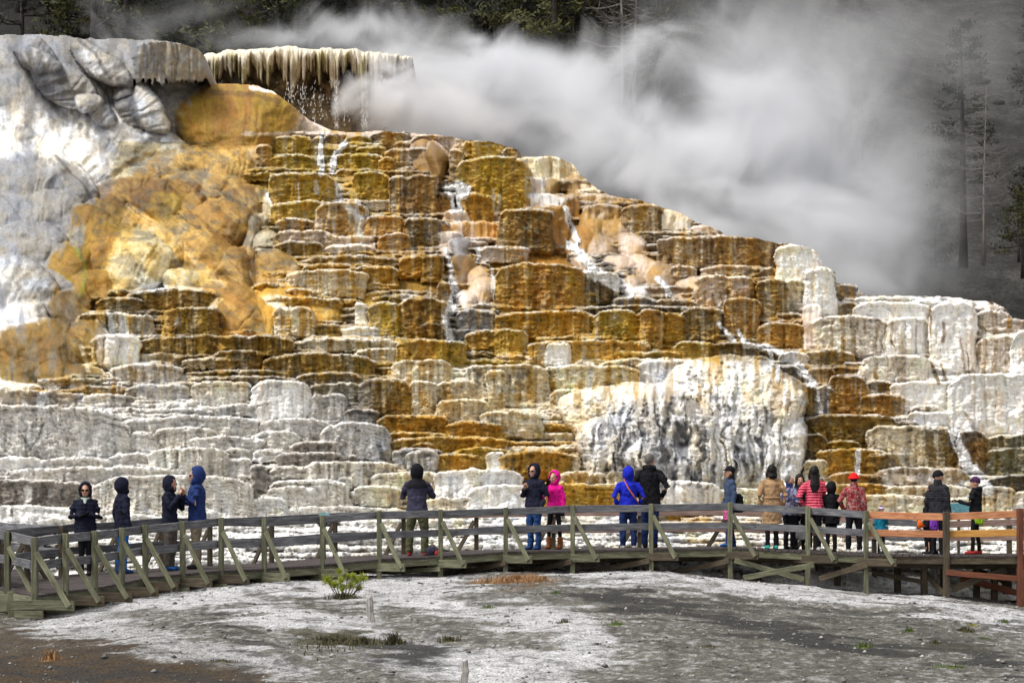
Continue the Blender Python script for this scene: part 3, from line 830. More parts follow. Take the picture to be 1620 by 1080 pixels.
k = (sstep(.55, .66, fbm(UU / 20, VV / 9, 732, 4)) * (orange > .3) * .5)[..., None]; CC = CC * (1 - k) + np.array([.10, .085, .06]) * k
gd = (sstep(1.5, 2.8, CC[..., 0] / (CC[..., 2] + .02)) * (1 - sstep(.42, .62, CC[..., 1])))[..., None]; CC *= 1 + gd * np.array([.10, -.02, -.52])
br = sstep(.33, .5, CC[..., 2])[..., None]; CC *= 1 + .16 * br
CC = np.clip(CC, .01, .86)

# ---- outline against the steam; behind it the rock goes back as a shallow basin top
SILP = np.array([(-560, 90), (-300, 62), (-100, 58), (0, 55), (60, 54), (110, 57), (118, 60), (240, 63), (285, 68), (312, 76), (325, 90), (325, 118), (330, 131), (400, 134), (432, 143), (460, 165), (490, 190), (525, 206),
 (560, 209), (600, 207), (650, 209), (680, 214), (716, 215), (730, 220), (780, 224), (797, 231), (820, 237), (826, 247), (880, 247), (905, 258), (918, 275), (945, 298), (965, 308), (1030, 320),
 (1045, 326), (1080, 338), (1105, 352), (1138, 364), (1150, 373), (1195, 375), (1228, 383), (1280, 389), (1297, 402), (1303, 420), (1322, 430), (1324, 448), (1355, 450), (1360, 460), (1372, 466), (1440, 468),
 (1500, 469), (1540, 474), (1572, 477), (1594, 490), (1602, 503), (1640, 508), (1720, 530), (1840, 560), (2240, 760)], float)
sil = np.interp(U, SILP[:, 0], SILP[:, 1]) + (vn(U / 11, 0 * U, 77) - .5) * 2.2
TS = np.minimum(YY, 200)
VX = np.empty_like(YY); VZ = np.empty_like(YY); VY = YY.copy()
for j in range(NU):
    i0 = int(np.searchsorted(V, sil[j]))
    # smooth continuous start at silhouette
    Ys = YY[min(i0 + 1, NV - 1), j]
    VX[:, j] = (U[j] - CU) * YY[:, j] / FP; VZ[:, j] = EYE + (CV - V) * YY[:, j] / FP
    up = np.arange(i0)
    if i0 > 0:
        back = np.minimum((sil[j] - V[:i0]), 30) * .30
        lipd = np.sqrt(np.clip(back, 0, 1)) * .0
        VX[:i0, j] = (U[j] - CU) * Ys / FP; VY[:i0, j] = Ys + .1 + back; VZ[:i0, j] = EYE + (CV - sil[j]) * Ys / FP - back * .12 - lipd
vid = np.arange(NU * NV).reshape(NV, NU)
F = np.stack([vid[:-1, :-1], vid[1:, :-1], vid[1:, 1:], vid[:-1, 1:]], -1)
keep = np.ones((NV - 1, NU - 1), bool)
keep &= (V[:-1, None] > (sil[None, :-1] - 34))
me = mesh_np('travertine_terrace', np.stack([VX, VY, VZ], -1).reshape(-1, 3), F[keep])
sa_ = me.attributes.new('smoothness', 'FLOAT', 'POINT'); sa_.data.foreach_set('value', SM.reshape(-1).astype(np.float32))
ca = me.color_attributes.new('col', 'FLOAT_COLOR', 'POINT')
ca.data.foreach_set('color', np.concatenate([CC, WET[..., None]], -1).reshape(-1).astype(np.float32))

def rock_mat(name='travertine', bumps=1.0):
    t = NT(name); at = t.n('ShaderNodeAttribute', attribute_name='col')
    v = t.coord((1, 1, 1)); vs = t.coord((1.6, 1.6, .45))
    n1 = t.noise(v, 9, 5, .7); n2 = t.noise(vs, 7, 4, .65); n3 = t.noise(v, 26, 3, .7)
    s = t.math('ADD', t.math('MULTIPLY', n1, .55), t.math('MULTIPLY', n3, .45))
    k = t.ramp(s, [(.32, (.55, .52, .47)), (.44, (.88, .87, .85)), (.56, (1, 1, 1)), (.70, (1.15, 1.14, 1.12))])
    sm_ = t.n('ShaderNodeAttribute', attribute_name='smoothness').outputs['Fac']; ks = t.math('MULTIPLY_ADD', sm_, -.6, 1.0)
    c = t.mix(ks, at.outputs['Color'], k, 'MULTIPLY')
    k2 = t.ramp(n2, [(.36, (.74, .69, .62)), (.5, (1, 1, 1)), (.66, (1.1, 1.08, 1.06))])
    c = t.mix(.8, c, k2, 'MULTIPLY')
    h = t.math('ADD', t.math('MULTIPLY', n1, 1.0), t.math('MULTIPLY', n3, .45)); h = t.math('ADD', h, t.math('MULTIPLY', n2, .7))
    b = t.bump(h, t.math('MULTIPLY_ADD', sm_, -.38, .62), .09)
    r = t.math('SUBTRACT', .85, t.math('MULTIPLY', at.outputs['Alpha'], .75))
    m = t.surf(c, r, b); return m
M_ROCK = rock_mat()
terr = link('travertine_terrace', me, M_ROCK, smooth=True); tag(terr, 'stepped travertine hot spring terrace stained gold, rust and white', kind='structure')

# ---- running water: a sheet that lies just in front of the rock where the streams fall
fm = FALL > .45; ff = fm[:-1, :-1] & fm[1:, :-1] & fm[1:, 1:] & fm[:-1, 1:]
if ff.any():
    YW = YY - .07 - .05 * vn(UU / 3, VV / 14, 88) - .06 * FALL
    vv = np.stack([(UU - CU) * YW / FP, YW, EYE + (CV - VV) * YW / FP], -1).reshape(-1, 3); fc = F[ff]
    used = np.unique(fc); remap = -np.ones(NU * NV, int); remap[used] = np.arange(len(used))
    t = NT('foaming_water'); n = t.noise(t.coord((1, 1, .25)), 14, 4)
    mw = t.surf(t.ramp(n, [(.35, (.62, .60, .58)), (.6, (.88, .88, .88))]), .25, t.bump(n, .8, .06))
    wt = link('stream', mesh_np('stream', vv[used], remap[fc]), mw, smooth=True); tag(wt, 'white water running down the terrace steps', kind='structure')
# ------------------------------------------------------------ ground
GU = [-800, 55, 200, 350, 500, 650, 800, 900, 1030, 1155, 1278, 1370, 1497, 1618, 2400]
GZ = [-1.5, -1.44, -1.12, -1.0, -.98, -.97, -.95, -.92, -.90, -1.05, -1.22, -1.36, -1.42, -1.62, -1.9]
def gz_line(u): return np.interp(u, GU, GZ)
def ground_z(X, Y, fine=True):
    X = np.asarray(X, float); Y = np.asarray(Y, float); Yc = np.clip(Y, 12, 1e4); u = CU + X * FP / Yc
    u = np.clip(u, -400, 2000); t = np.clip((41 - Y) / 21, 0, 1.6)
    z = gz_line(u) * (1 - np.clip(t, 0, 1)) - 1.63 * np.clip(t, 0, 1) - .1 * np.clip(t - 1, 0, 1)
    z = z + .16 * (fbm(X / 2.6, Y / 2.6, 301, 3) - .5) + .07 * (fbm(X / .7, Y / .7, 302, 3) - .5)
    # swelling bank that crosses the foreground, and the hollow under the dark grass
    z = z + .10 * np.exp(-((X + 3.2 - (Y - 30) * .25) / 1.6) ** 2) * np.exp(-((Y - 27) / 6) ** 2)
    z = z - .09 * np.exp(-((X + 1.6) / 1.5) ** 2 - ((Y - 25.5) / 1.4) ** 2)
    return z + EYE
def gp(u, v):
    """the ground point seen at photo pixel (u, v)"""
    lo, hi = 12.0, 46.0
    for _ in range(40):
        Y = (lo + hi) / 2; zr = EYE + (CV - v) * Y / FP
        if zr > float(ground_z((u - CU) * Y / FP, Y)): lo = Y
        else: hi = Y
    Y = (lo + hi) / 2; X = (u - CU) * Y / FP
    return Vector((X, Y, float(ground_z(X, Y))))
xs = np.concatenate([-np.geomspace(500, 16, 24), np.linspace(-15, 15, 700), np.geomspace(16, 500, 24)])
ys = np.concatenate([np.array([-300, -100, -30, -10, 0, 6, 10, 13]), np.arange(15, 30, .045), np.arange(30, 47, .07), np.geomspace(47.2, 900, 22)])
GX, GY = np.meshgrid(xs, ys); G_Z = ground_z(GX, GY)
pu = CU + GX * FP / np.clip(GY, 12, 1e4); pv = CV - (G_Z - EYE) * FP / np.clip(GY, 12, 1e4)
near = (np.abs(GX) < 15.5) & (GY > 14) & (GY < 47)
G_Z = G_Z + near * (.035 * (fbm(GX / .16, GY / .16, 303, 3) - .5) + .02 * (vn(GX / .06, GY / .06, 304) - .5))
G_Z = np.where(GY > 44, G_Z - np.clip((GY - 44) * .25, 0, 1.2), G_Z)
wx = pu + (fbm(GX / .9, GY / .9, 311, 5) - .5) * 190; wy = pv + (fbm(GX / .8 + 9, GY / .8, 312, 5) - .5) * 52
WHT = np.array([.72, .72, .74]); GRY = np.array([.13, .123, .10]); DRK = np.array([.028, .028, .028]); BRN = np.array([.075, .046, .020]); OLV = np.array([.10, .09, .05])
gc = np.broadcast_to(np.array([.19, .18, .155]), GX.shape + (3,)).copy()
def gpaint(m, c):
    global gc
    gc = gc * (1 - m[..., None]) + c * m[..., None]
def gblob(u, v, ru, rv, c, f=1.0, rot=0):
    ca, sa = math.cos(R(rot)), math.sin(R(rot)); du, dv = wx - u, wy - v
    r = np.hypot((du * ca + dv * sa) / ru, (-du * sa + dv * ca) / rv); gpaint((1 - sstep(.6, 1.15, r)) * f, c)
def gline(pts, wd, c, f=1.0):
    d = np.full(GX.shape, 1e9)
    for a, b in zip(pts[:-1], pts[1:]):
        ax, ay = a; bx, by = b; L = (bx - ax) ** 2 + (by - ay) ** 2
        t = np.clip(((wx - ax) * (bx - ax) + (wy - ay) * (by - ay)) / L, 0, 1); d = np.minimum(d, np.hypot(wx - ax - t * (bx - ax), wy - ay - t * (by - ay)))
    gpaint((1 - sstep(wd * .55, wd * 1.2, d)) * f, c)
gline([(90, 975), (200, 955), (330, 935), (560, 925), (700, 925)], 22, WHT, .95)
gline([(330, 940), (480, 985), (640, 1030), (800, 1062), (900, 1075)], 30, WHT, .95)
gline([(700, 940), (860, 975), (950, 1020), (880, 1060)], 34, WHT, .9)
gline([(900, 905), (1080, 915), (1250, 925), (1450, 955), (1620, 985)], 15, WHT, .95)
gline([(60, 985), (250, 1010), (450, 1050)], 22, WHT, .6)
gblob(640, 950, 100, 16, WHT, .8)
gline([(350, 960), (460, 950), (600, 970)], 10, GRY, .9); gblob(480, 958, 60, 9, OLV, .5)
gblob(800, 940, 120, 16, GRY, .9); gblob(1050, 960, 160, 20, GRY, .7); gblob(1300, 1010, 300, 40, GRY, .75); gblob(1200, 1065, 420, 30, GRY, .55)
gline([(920, 935), (1080, 960), (1180, 985), (1300, 1010), (1450, 1030), (1620, 1055)], 11, DRK, .85)
gline([(960, 945), (1120, 950), (1250, 975), (1400, 975), (1620, 995)], 6, DRK, .55)
gblob(1010, 960, 70, 10, DRK, .5); gblob(1450, 1020, 140, 12, DRK, .4)
gline([(300, 975), (380, 1000), (440, 1040), (470, 1080)], 7, DRK, .65); gblob(348, 1045, 26, 6, DRK, .7)
gblob(60, 1085, 370, 78, BRN, 1.0); gline([(0, 1000), (150, 1025), (300, 1060), (460, 1085)], 14, BRN, .8); gline([(-50, 1050), (150, 1062), (420, 1085)], 9, DRK, .6)
gline([(20, 975), (140, 950)], 14, BRN, .5)
gblob(625, 1026, 125, 24, DRK, .95, 6); gblob(530, 1008, 75, 17, OLV, .95, 8)
gblob(1350, 925, 90, 14, OLV, .6); gblob(1480, 1030, 60, 8, OLV, .3)
gblob(820, 922, 70, 7, np.array([.22, .13, .06]), .8)
sp = fbm(GX / .22, GY / .22, 320, 3); gpaint(sstep(.56, .68, sp) * .5 * near, DRK); sp2 = fbm(GX / .07, GY / .12, 321, 2); gpaint(sstep(.56, .72, sp2) * .50 * near * sstep(.05, .16, gc[..., 2]), WHT)
gc *= (.82 + .36 * fbm(GX / 1.4, GY / 1.4, 330, 4))[..., None]; gc = np.clip(gc, .02, .85)
ny, nx = GX.shape; gid = np.arange(nx * ny).reshape(ny, nx)
gf = np.stack([gid[:-1, :-1], gid[:-1, 1:], gid[1:, 1:], gid[1:, :-1]], -1).reshape(-1, 4)
gm = mesh_np('ground', np.stack([GX, GY, G_Z], -1).reshape(-1, 3), gf)
a_ = gm.color_attributes.new('col', 'FLOAT_COLOR', 'POINT'); a_.data.foreach_set('color', np.concatenate([gc, np.zeros_like(gc[..., :1])], -1).reshape(-1).astype(np.float32))
t = NT('gravelly_sinter'); at = t.n('ShaderNodeAttribute', attribute_name='col'); v = t.coord((1, 1, 1))
n1 = t.noise(v, 30, 4, .75); n2 = t.noise(v, 8, 5, .7); vo = t.n('ShaderNodeTexVoronoi', {'Vector': v, 'Scale': 26.0}); n3 = vo.outputs['Distance']
k = t.ramp(n1, [(.33, (.28, .27, .25)), (.45, (.72, .71, .70)), (.55, (1.0, 1.0, 1.0)), (.7, (1.25, 1.25, 1.25))])
c = t.mix(1, at.outputs['Color'], k, 'MULTIPLY'); k2 = t.ramp(n2, [(.35, (.62, .61, .58)), (.5, (1, 1, 1)), (.66, (1.15, 1.15, 1.15))]); c = t.mix(.9, c, k2, 'MULTIPLY')
h = t.math('ADD', t.math('MULTIPLY', n1, .8), t.math('ADD', n2, t.math('MULTIPLY', n3, .6)))
M_GROUND = t.surf(c, .95, t.bump(h, .9, .06))
go = link('ground', gm, M_GROUND, smooth=True); tag(go, 'pale gravelly sinter flat with dark streaks', kind='structure')

# loose stones on the flat
rg = np.random.RandomState(9); sv = []; sf = []; n0 = 0
ico = [(0, 0, 1), (.9, 0, .1), (.3, .85, 0), (-.7, .5, .1), (-.7, -.5, 0), (.3, -.85, .1), (0, 0, -.6)]
icf = [(0, 1, 2), (0, 2, 3), (0, 3, 4), (0, 4, 5), (0, 5, 1), (6, 2, 1), (6, 3, 2), (6, 4, 3), (6, 5, 4), (6, 1, 5)]
N = 9000; sx = rg.uniform(-13, 13, N); sy = rg.uniform(17, 43, N); szz = ground_z(sx, sy); rs = np.clip(rg.exponential(.010, N) + .008, 0, .06)
ico = np.array(ico)
for i in range(N):
    j = ico * (1 + rg.uniform(-.25, .25, ico.shape)); an = rg.uniform(0, 6.28); c_, s_ = math.cos(an), math.sin(an)
    q = np.stack([j[:, 0] * c_ - j[:, 1] * s_, j[:, 0] * s_ + j[:, 1] * c_, j[:, 2] * .6], -1) * rs[i] + (sx[i], sy[i], szz[i] + rs[i] * .15); sv.append(q)
sf = (np.array(icf)[None] + (np.arange(N) * 7)[:, None, None]).reshape(-1, 3)
t = NT('loose_stone'); M_STONE = t.surf(t.ramp(t.noise(t.coord((1, 1, 1)), 3.1, 3), [(.35, (.04, .04, .04)), (.5, (.16, .16, .15)), (.62, (.42, .41, .39))]), .9)
st = link('gravel', mesh_np('gravel', np.concatenate(sv), sf), M_STONE); tag(st, 'loose stones scattered over the sinter flat', 'gravel', kind='stuff')

# ------------------------------------------------------------ grass and weeds
def blade_mesh(name, n, rad, hgt, seed, wid=.012, lean=.5, flat=1.0):
    rg = np.random.RandomState(seed); V_ = []; F_ = []
    for i in range(n):
        a = rg.uniform(0, 6.28); r = rad * abs(rg.normal()) * .5; r = min(r, rad * 1.0) if n < 300 else r; x, y = r * math.cos(a), r * math.sin(a) * flat; cl = float(vn(np.array(x * 6 + seed), np.array(y * 6), 7)); r = min(r, rad * 1.05) if n < 300 else r; h = hgt * rg.uniform(.25, 1.1) * (1.15 - .5 * min(1.4, r / rad)) * (.35 + 1.1 * cl)
        da = rg.uniform(0, 6.28); lx, ly = math.cos(da) * lean * h * rg.rand(), math.sin(da) * lean * h * rg.rand(); wx_, wy_ = -math.sin(da) * wid, math.cos(da) * wid
        b = len(V_); V_ += [(x - wx_, y - wy_, -.03), (x + wx_, y + wy_, -.03), (x + lx * .4 + wx_ * .7, y + ly * .4 + wy_ * .7, h * .6), (x + lx * .4 - wx_ * .7, y + ly * .4 - wy_ * .7, h * .6), (x + lx, y + ly, h)]
        F_ += [(b, b + 1, b + 2, b + 3), (b + 3, b + 2, b + 4, b + 4)]
    if n < 300:       # a thin mat of litter at the roots
        b = len(V_); V_.append((0, 0, .02)); R_ = 2.1 * rad * .5; V_ += [(R_ * rg.uniform(.7, 1.15) * math.cos(k * .4488), R_ * flat * rg.uniform(.7, 1.15) * math.sin(k * .4488), -.03) for k in range(14)]; F_ += [(b, b + 1 + k, b + 1 + (k + 1) % 14) for k in range(14)]
    me = bpy.data.meshes.new(name); me.from_pydata(V_, [], [tuple(dict.fromkeys(f)) for f in F_]); return me
def leaf_mat(name, c1, c2, rough=.7):
    t = NT(name); return t.surf(t.ramp(t.noise(t.coord((1, 1, 1)), 5, 3), [(.35, c1), (.65, c2)]), rough)
M_STRAW = leaf_mat('dry_orange_grass', (.22, .10, .035), (.36, .20, .08)); M_DKG = leaf_mat('dark_tuft', (.035, .032, .018), (.10, .085, .03)); M_GRN = leaf_mat('green_weed', (.05, .09, .02), (.13, .17, .03))
M_YEL = leaf_mat('yellow_flower_weed', (.25, .25, .02), (.5, .45, .03))
def tuft(name, u, v, n, rad, h, mat, label, cat, group=None, seed=0, flat=.6, wid=.01, kind=None):
    p = gp(u, v); o = link(name, blade_mesh(name, n, rad, h, seed + int(u), wid, .8, flat), mat, loc=p); tag(o, label, cat, group, kind); return o
tuft('dry_grass', 822, 921, 2600, .9, .16, M_STRAW, 'strip of dry orange grass at the foot of the boardwalk posts', 'grass', kind='stuff', flat=2.0)
tuft('dry_grass', 530, 1012, 2600, .55, .06, M_DKG, 'low olive and brown grass lining the hollow in the foreground', 'grass', kind='stuff', flat=3.4)
tuft('dry_grass', 1350, 928, 700, .6, .10, M_STRAW, 'pale dry grass under the cross braces at the right', 'grass', kind='stuff', flat=.4)
WEEDS = [(625, 1020, 'dark bushy weed in the hollow behind the thin foreground stump', M_DKG, 260, .26, .17), (712, 1014, 'dark straggly weed at the right end of the hollow', M_DKG, 140, .2, .13),
 (575, 1020, 'dark tuft low in the hollow, beside the olive grass', M_DKG, 120, .16, .12), (773, 962, 'small green and brown tuft on the grey gravel below the middle of the boardwalk', M_GRN, 90, .18, .08),
 (880, 938, 'tiny bright green tuft below the orange grass strip', M_GRN, 70, .12, .06), (892, 985, 'flat brown tuft on the edge of the white gravel', M_DKG, 90, .22, .05), (975, 988, 'olive tuft beside the dark streak', M_GRN, 80, .2, .06),
 (1120, 1023, 'small dark twiggy weed alone on the grey flat', M_DKG, 50, .12, .05), (1365, 1024, 'green tuft at the end of the long dark streak', M_GRN, 110, .2, .09), (1525, 998, 'dark weed with yellow flowers at the right', M_DKG, 160, .2, .11),
 (1481, 1018, 'wiry dark weed left of the yellow flowered one', M_DKG, 110, .18, .11), (1438, 1000, 'pale olive tuft near the right post', M_GRN, 70, .14, .07), (1556, 1011, 'green tuft just below the yellow flowered weed', M_GRN, 80, .13, .07),
 (80, 1043, 'dry orange tuft on the brown earth in the lower left', M_STRAW, 120, .16, .1), (350, 1046, 'dark tuft in the bare streak of the lower left', M_DKG, 110, .2, .06), (1505, 1056, 'olive tuft near the lower right corner', M_GRN, 110, .24, .08),
 (1590, 985, 'grey green tuft at the far right edge', M_GRN, 90, .14, .08), (945, 1020, 'black dot of weed left of the grey flat', M_DKG, 50, .08, .05)]
for i, (u, v, lb, m_, n_, r_, h_) in enumerate(WEEDS): tuft('weed', u, v, n_, r_, h_, m_, lb, 'weed', seed=i, group='weeds dotted over the flat', wid=.008)
fl = tuft('flower', 1541, 990, 60, .1, .09, M_YEL, 'small yellow blooms beside the dark weed at the right', 'flowers')

# ------------------------------------------------------------ tubes and blobs for everything organic
def frame(d):
    d = d.normalized(); up = Vector((0, 0, 1)) if abs(d.z) < .92 else Vector((0, 1, 0)); x = up.cross(d).normalized(); return x, d.cross(x)
def tube_into(bm, pts, rad, n=8, cap=True, side=None):
    """rad: per point r or (rx, ry); side: fixed x direction of the section"""
    pts = [Vector(p) for p in pts]; rings = []
    for i, p in enumerate(pts):
        d = (pts[min(i + 1, len(pts) - 1)] - pts[max(i - 1, 0)])
        if d.length < 1e-6: d = Vector((0, 0, 1))
        if side is not None:
            dn = d.normalized(); x = (Vector(side) - dn * Vector(side).dot(dn)).normalized(); y = dn.cross(x)
        else: x, y = frame(d)
        r = rad[i]; rx, ry = r if isinstance(r, (tuple, list)) else (r, r)
        rings.append([bm.verts.new(p + x * rx * math.cos(2 * math.pi * k / n) + y * ry * math.sin(2 * math.pi * k / n)) for k in range(n)])
    for a, b in zip(rings[:-1], rings[1:]):
        for k in range(n): bm.faces.new((a[k], a[(k + 1) % n], b[(k + 1) % n], b[k]))
    if cap: bm.faces.new(rings[0][::-1]); bm.faces.new(rings[-1])
def ball_into(bm, c, r, n=12, rot=None):
    mt = Matrix.Translation(Vector(c)) @ (rot.to_4x4() if rot is not None else Matrix.Identity(4)) @ Matrix.Diagonal((*(r if isinstance(r, (tuple, list)) else (r, r, r)), 1))
    bmesh.ops.create_uvsphere(bm, u_segments=n, v_segments=max(6, n * 2 // 3), radius=1, matrix=mt)
def bm_mesh(name, bm):
    me = bpy.data.meshes.new(name); bm.normal_update(); bm.to_mesh(me); bm.free(); return me

# sapling in front of the boardwalk
def sapling():
    p = gp(545, 947); root = empty('pine_sapling', p); tag(root, 'small bright green pine sapling growing in front of the boardwalk', 'sapling')
    bm = bmesh.new(); rg = random.Random(3); nb = []
    k = p.y / FP
    heads = [(-28, 30, 8), (-9, 44, 5), (-5, 30, 6), (4, 36, 5), (20, 30, 8), (29, 33, 7), (10, 22, 7), (-3, 18, 8), (22, 17, 6), (-14, 22, 6), (14, 38, 4), (-20, 24, 6)]
    for du, dv, r in heads:
        t0 = Vector((du * k * .25, rg.uniform(-.05, .05), 0)); tp = Vector((du * k * 1.0, rg.uniform(-.12, .12), dv * k))
        tube_into(bm, [t0, t0.lerp(tp, .5) + Vector((0, 0, -.03)), tp], [.012, .009, .006], 5); nb.append((tp, r * k))
    link('stem', bm_mesh('stem', bm), M_WOODDK, root)
    V_ = []; F_ = []
    for c, r in nb:
        for i in range(260):
            d = Vector((rg.gauss(0, 1), rg.gauss(0, 1), rg.gauss(.25, 1))).normalized(); s = c + d * r * .15 + Vector((rg.gauss(0, r * .3), rg.gauss(0, r * .3), rg.gauss(0, r * .3))); e = s + d * r * rg.uniform(.6, 1.1)
            q = d.cross(Vector((rg.random(), rg.random(), rg.random()))).normalized() * .006; b = len(V_); V_ += [s - q, s + q, e]; F_.append((b, b + 1, b + 2))
    me = bpy.data.meshes.new('needles'); me.from_pydata(V_, [], F_); link('needles', me, leaf_mat('pine_needle', (.17, .22, .02), (.46, .50, .05)), root)
    link('dry_base', blade_mesh('dry_base', 500, .38, .14, 5, .008, 1.1, .6), M_DKG, root)
t = NT('dark_twig'); M_WOODDK = t.surf(t.ramp(t.noise(t.coord((1, 1, .3)), 20), [(.3, (.05, .035, .025)), (.7, (.13, .10, .08))]), .9)
sapling()
t = NT('weathered_stump'); vv_ = t.coord((14, 14, 1.5)); nn = t.noise(vv_, 3, 4); M_STUMP = t.surf(t.ramp(nn, [(.3, (.10, .09, .08)), (.5, (.32, .30, .28)), (.7, (.45, .43, .40))]), .9, t.bump(nn, .8, .02))
def stump(u, v, h, r, lean, label, seed):
    p = gp(u, v); rg = random.Random(seed); bm = bmesh.new(); pts = []; rad = []
    for i in range(7):
        f = i / 6; pts.append((lean * h * f + rg.uniform(-.01, .01), rg.uniform(-.01, .01), -.08 + (h + .08) * f)); rad.append((r * (1.25 - .35 * f) * rg.uniform(.9, 1.1), r * (.9 - .3 * f)))
    tube_into(bm, pts, rad, 9)
    top = max(bm.verts, key=lambda q: q.co.z).co.z
    for q in bm.verts:
        if q.co.z > top - .02: q.co.z += rg.uniform(-.06, .03) * (h / .35)
    tag(link('stump', bm_mesh('stump', bm), M_STUMP, loc=p), label, 'tree stump')
stump(588, 984, .40, .055, -.12, 'short pale weathered stump leaning beside the sapling', 1)
stump(648, 982, .10, .025, 0, 'tiny pointed stub of wood right of the pale stump', 2)
stump(735, 1084, .26, .038, .02, 'thin dark upright stump at the bottom edge of the picture', 3)
# dropped sticks
for i, (u, v, L_, an, lb) in enumerate([(700, 938, .35, .1, 'thin grey stick lying right of the stumps'), (975, 925, .5, .15, 'twisted pale twig under the middle of the boardwalk'), (1465, 965, .3, .9, 'short brown stick on the white bank at the right'), (1585, 968, .45, -.05, 'dark stick lying near the right edge'),
     (548, 931, .4, -.2, 'dark stick left of the sapling')]):
    p = gp(u, v); bm = bmesh.new(); d = Vector((math.cos(an), .3, 0)); tube_into(bm, [Vector((0, 0, .01)), d * L_ * .5 + Vector((0, 0, .04)), d * L_ + Vector((0, 0, .02))], [.012, .010, .006], 6)
    tag(link('stick', bm_mesh('stick', bm), M_WOODDK if i % 2 == 0 else M_STUMP, loc=p), lb, 'stick', 'sticks lying on the flat')
# ------------------------------------------------------------ boardwalk
def wood(name, cols, grain=1.0, bolt=False, rough=.85, knots=True):
    t = NT(name); oi = t.n('ShaderNodeObjectInfo'); tc = t.n('ShaderNodeTexCoord')
    off = t.n('ShaderNodeVectorMath', {0: tc.outputs['Object'], 1: t.n('ShaderNodeCombineXYZ', {0: t.math('MULTIPLY', oi.outputs['Random'], 37.0), 1: t.math('MULTIPLY', oi.outputs['Random'], 11.0), 2: 0.0}).outputs[0]}, operation='ADD').outputs[0]
    mp = t.n('ShaderNodeMapping', {'Vector': off, 'Scale': (.9, 14, 14)}).outputs[0]; mp2 = t.n('ShaderNodeMapping', {'Vector': off, 'Scale': (1.5, 4, 4)}).outputs[0]
    n = t.noise(mp, 3.0, 5, .65); n2 = t.noise(mp2, 2.2, 3, .6)
    s = t.math('ADD', t.math('MULTIPLY', n, .7), t.math('MULTIPLY', n2, .3))
    c = t.ramp(s, [(.33, cols[0]), (.5, cols[1]), (.66, cols[2])])
    if knots:
        vo = t.n('ShaderNodeTexVoronoi', {'Vector': t.n('ShaderNodeMapping', {'Vector': off, 'Scale': (2.2, 7, 7)}).outputs[0], 'Scale': 1.2}); kk = t.ramp(vo.outputs['Distance'], [(.06, (1, 1, 1)), (.13, (0, 0, 0))]); c = t.mix(t.math('MULTIPLY', kk, .8), c, tuple(x * .35 for x in cols[0]))
    v_ = t.math('ADD', .8, t.math('MULTIPLY', oi.outputs['Random'], .4)); c = t.mix(1, c, t.n('ShaderNodeCombineColor', {0: v_, 1: v_, 2: v_}).outputs[0], 'MULTIPLY')
    return t.surf(c, rough, t.bump(n, .7, .012))
M_GREYWOOD = wood('weathered_grey_wood', ((.030, .030, .036), (.115, .115, .125), (.24, .24, .25)))
M_GREENWOOD = wood('greenish_treated_wood', ((.040, .040, .022), (.115, .115, .068), (.22, .22, .145)))
M_BROWNWOOD = wood('brown_beam_wood', ((.025, .018, .012), (.065, .048, .028), (.12, .095, .06)))
M_NEWWOOD = wood('fresh_orange_lumber', ((.28, .09, .035), (.48, .20, .09), (.62, .32, .17)))
M_YELWOOD = wood('yellow_lumber', ((.40, .17, .03), (.60, .29, .06), (.70, .40, .13)))
M_REDWOOD = wood('red_stained_post', ((.06, .018, .010), (.13, .040, .018), (.22, .075, .035)))
M_DECK = wood('deck_plank', ((.025, .018, .018), (.065, .05, .048), (.12, .10, .095)), knots=False)
t = NT('bolt_steel'); M_BOLT = t.surf((.35, .35, .34), .4, Metallic=.8)
M_PINK = wood('faded_pinkish_wood', ((.16, .10, .08), (.30, .20, .165), (.42, .31, .27)))

def board(name, a, b, h, w, mat, parent, up=(0, 0, 1), bev=.008, seed=None):
    """a board from a to b; h along up, w across; local X runs along the grain"""
    a = Vector(a); b = Vector(b); d = b - a; L = d.length; x = d.normalized(); y = Vector(up).cross(x)
    if y.length < .05: y = Vector((0, 1, 0)).cross(x)
    y.normalize(); z = x.cross(y)
    bm = bmesh.new(); rg = random.Random(seed if seed is not None else hash((round(a.x, 3), round(a.z, 3), name)) % 10007)
    nseg = max(2, int(L / .35)); rings = []
    for i in range(nseg + 1):
        f = i / nseg; dz = rg.uniform(-.004, .004); dy = rg.uniform(-.003, .003)
        rings.append([bm.verts.new((L * f, dy + sy * w / 2, dz + sz * h / 2)) for sy, sz in ((-1, -1), (1, -1), (1, 1), (-1, 1))])
    for p, q in zip(rings[:-1], rings[1:]):
        for k in range(4): bm.faces.new((p[k], p[(k + 1) % 4], q[(k + 1) % 4], q[k]))
    bm.faces.new(rings[0][::-1]); bm.faces.new(rings[-1])
    bmesh.ops.recalc_face_normals(bm, faces=bm.faces)
    if bev: bmesh.ops.bevel(bm, geom=[e for e in bm.edges if len(e.link_faces) == 2 and e.calc_face_angle(0) > .8], offset=bev, segments=1, affect='EDGES')
    o = link(name, bm_mesh(name, bm), mat, parent)
    o.matrix_local = Matrix.Translation(a) @ Matrix((x, y, z)).transposed().to_4x4(); return o
def bolt(pos, parent_obj, out=(0, -1, 0), r=.016):
    bm = bmesh.new(); o_ = Vector(out).normalized(); tube_into(bm, [Vector(pos) - o_ * .01, Vector(pos) + o_ * .008, Vector(pos) + o_ * .014], [r, r, r * .6], 8)
    me = bm_mesh('bolt', bm); o = link('bolt', me, M_BOLT, parent_obj); o.matrix_parent_inverse = parent_obj.matrix_local.inverted(); return o

BW = empty('boardwalk', P(800, 880, 41.6)); tag(BW, 'long wooden boardwalk with braced rails across the foot of the terrace', 'boardwalk')
BW.location = (0, 0, 0)
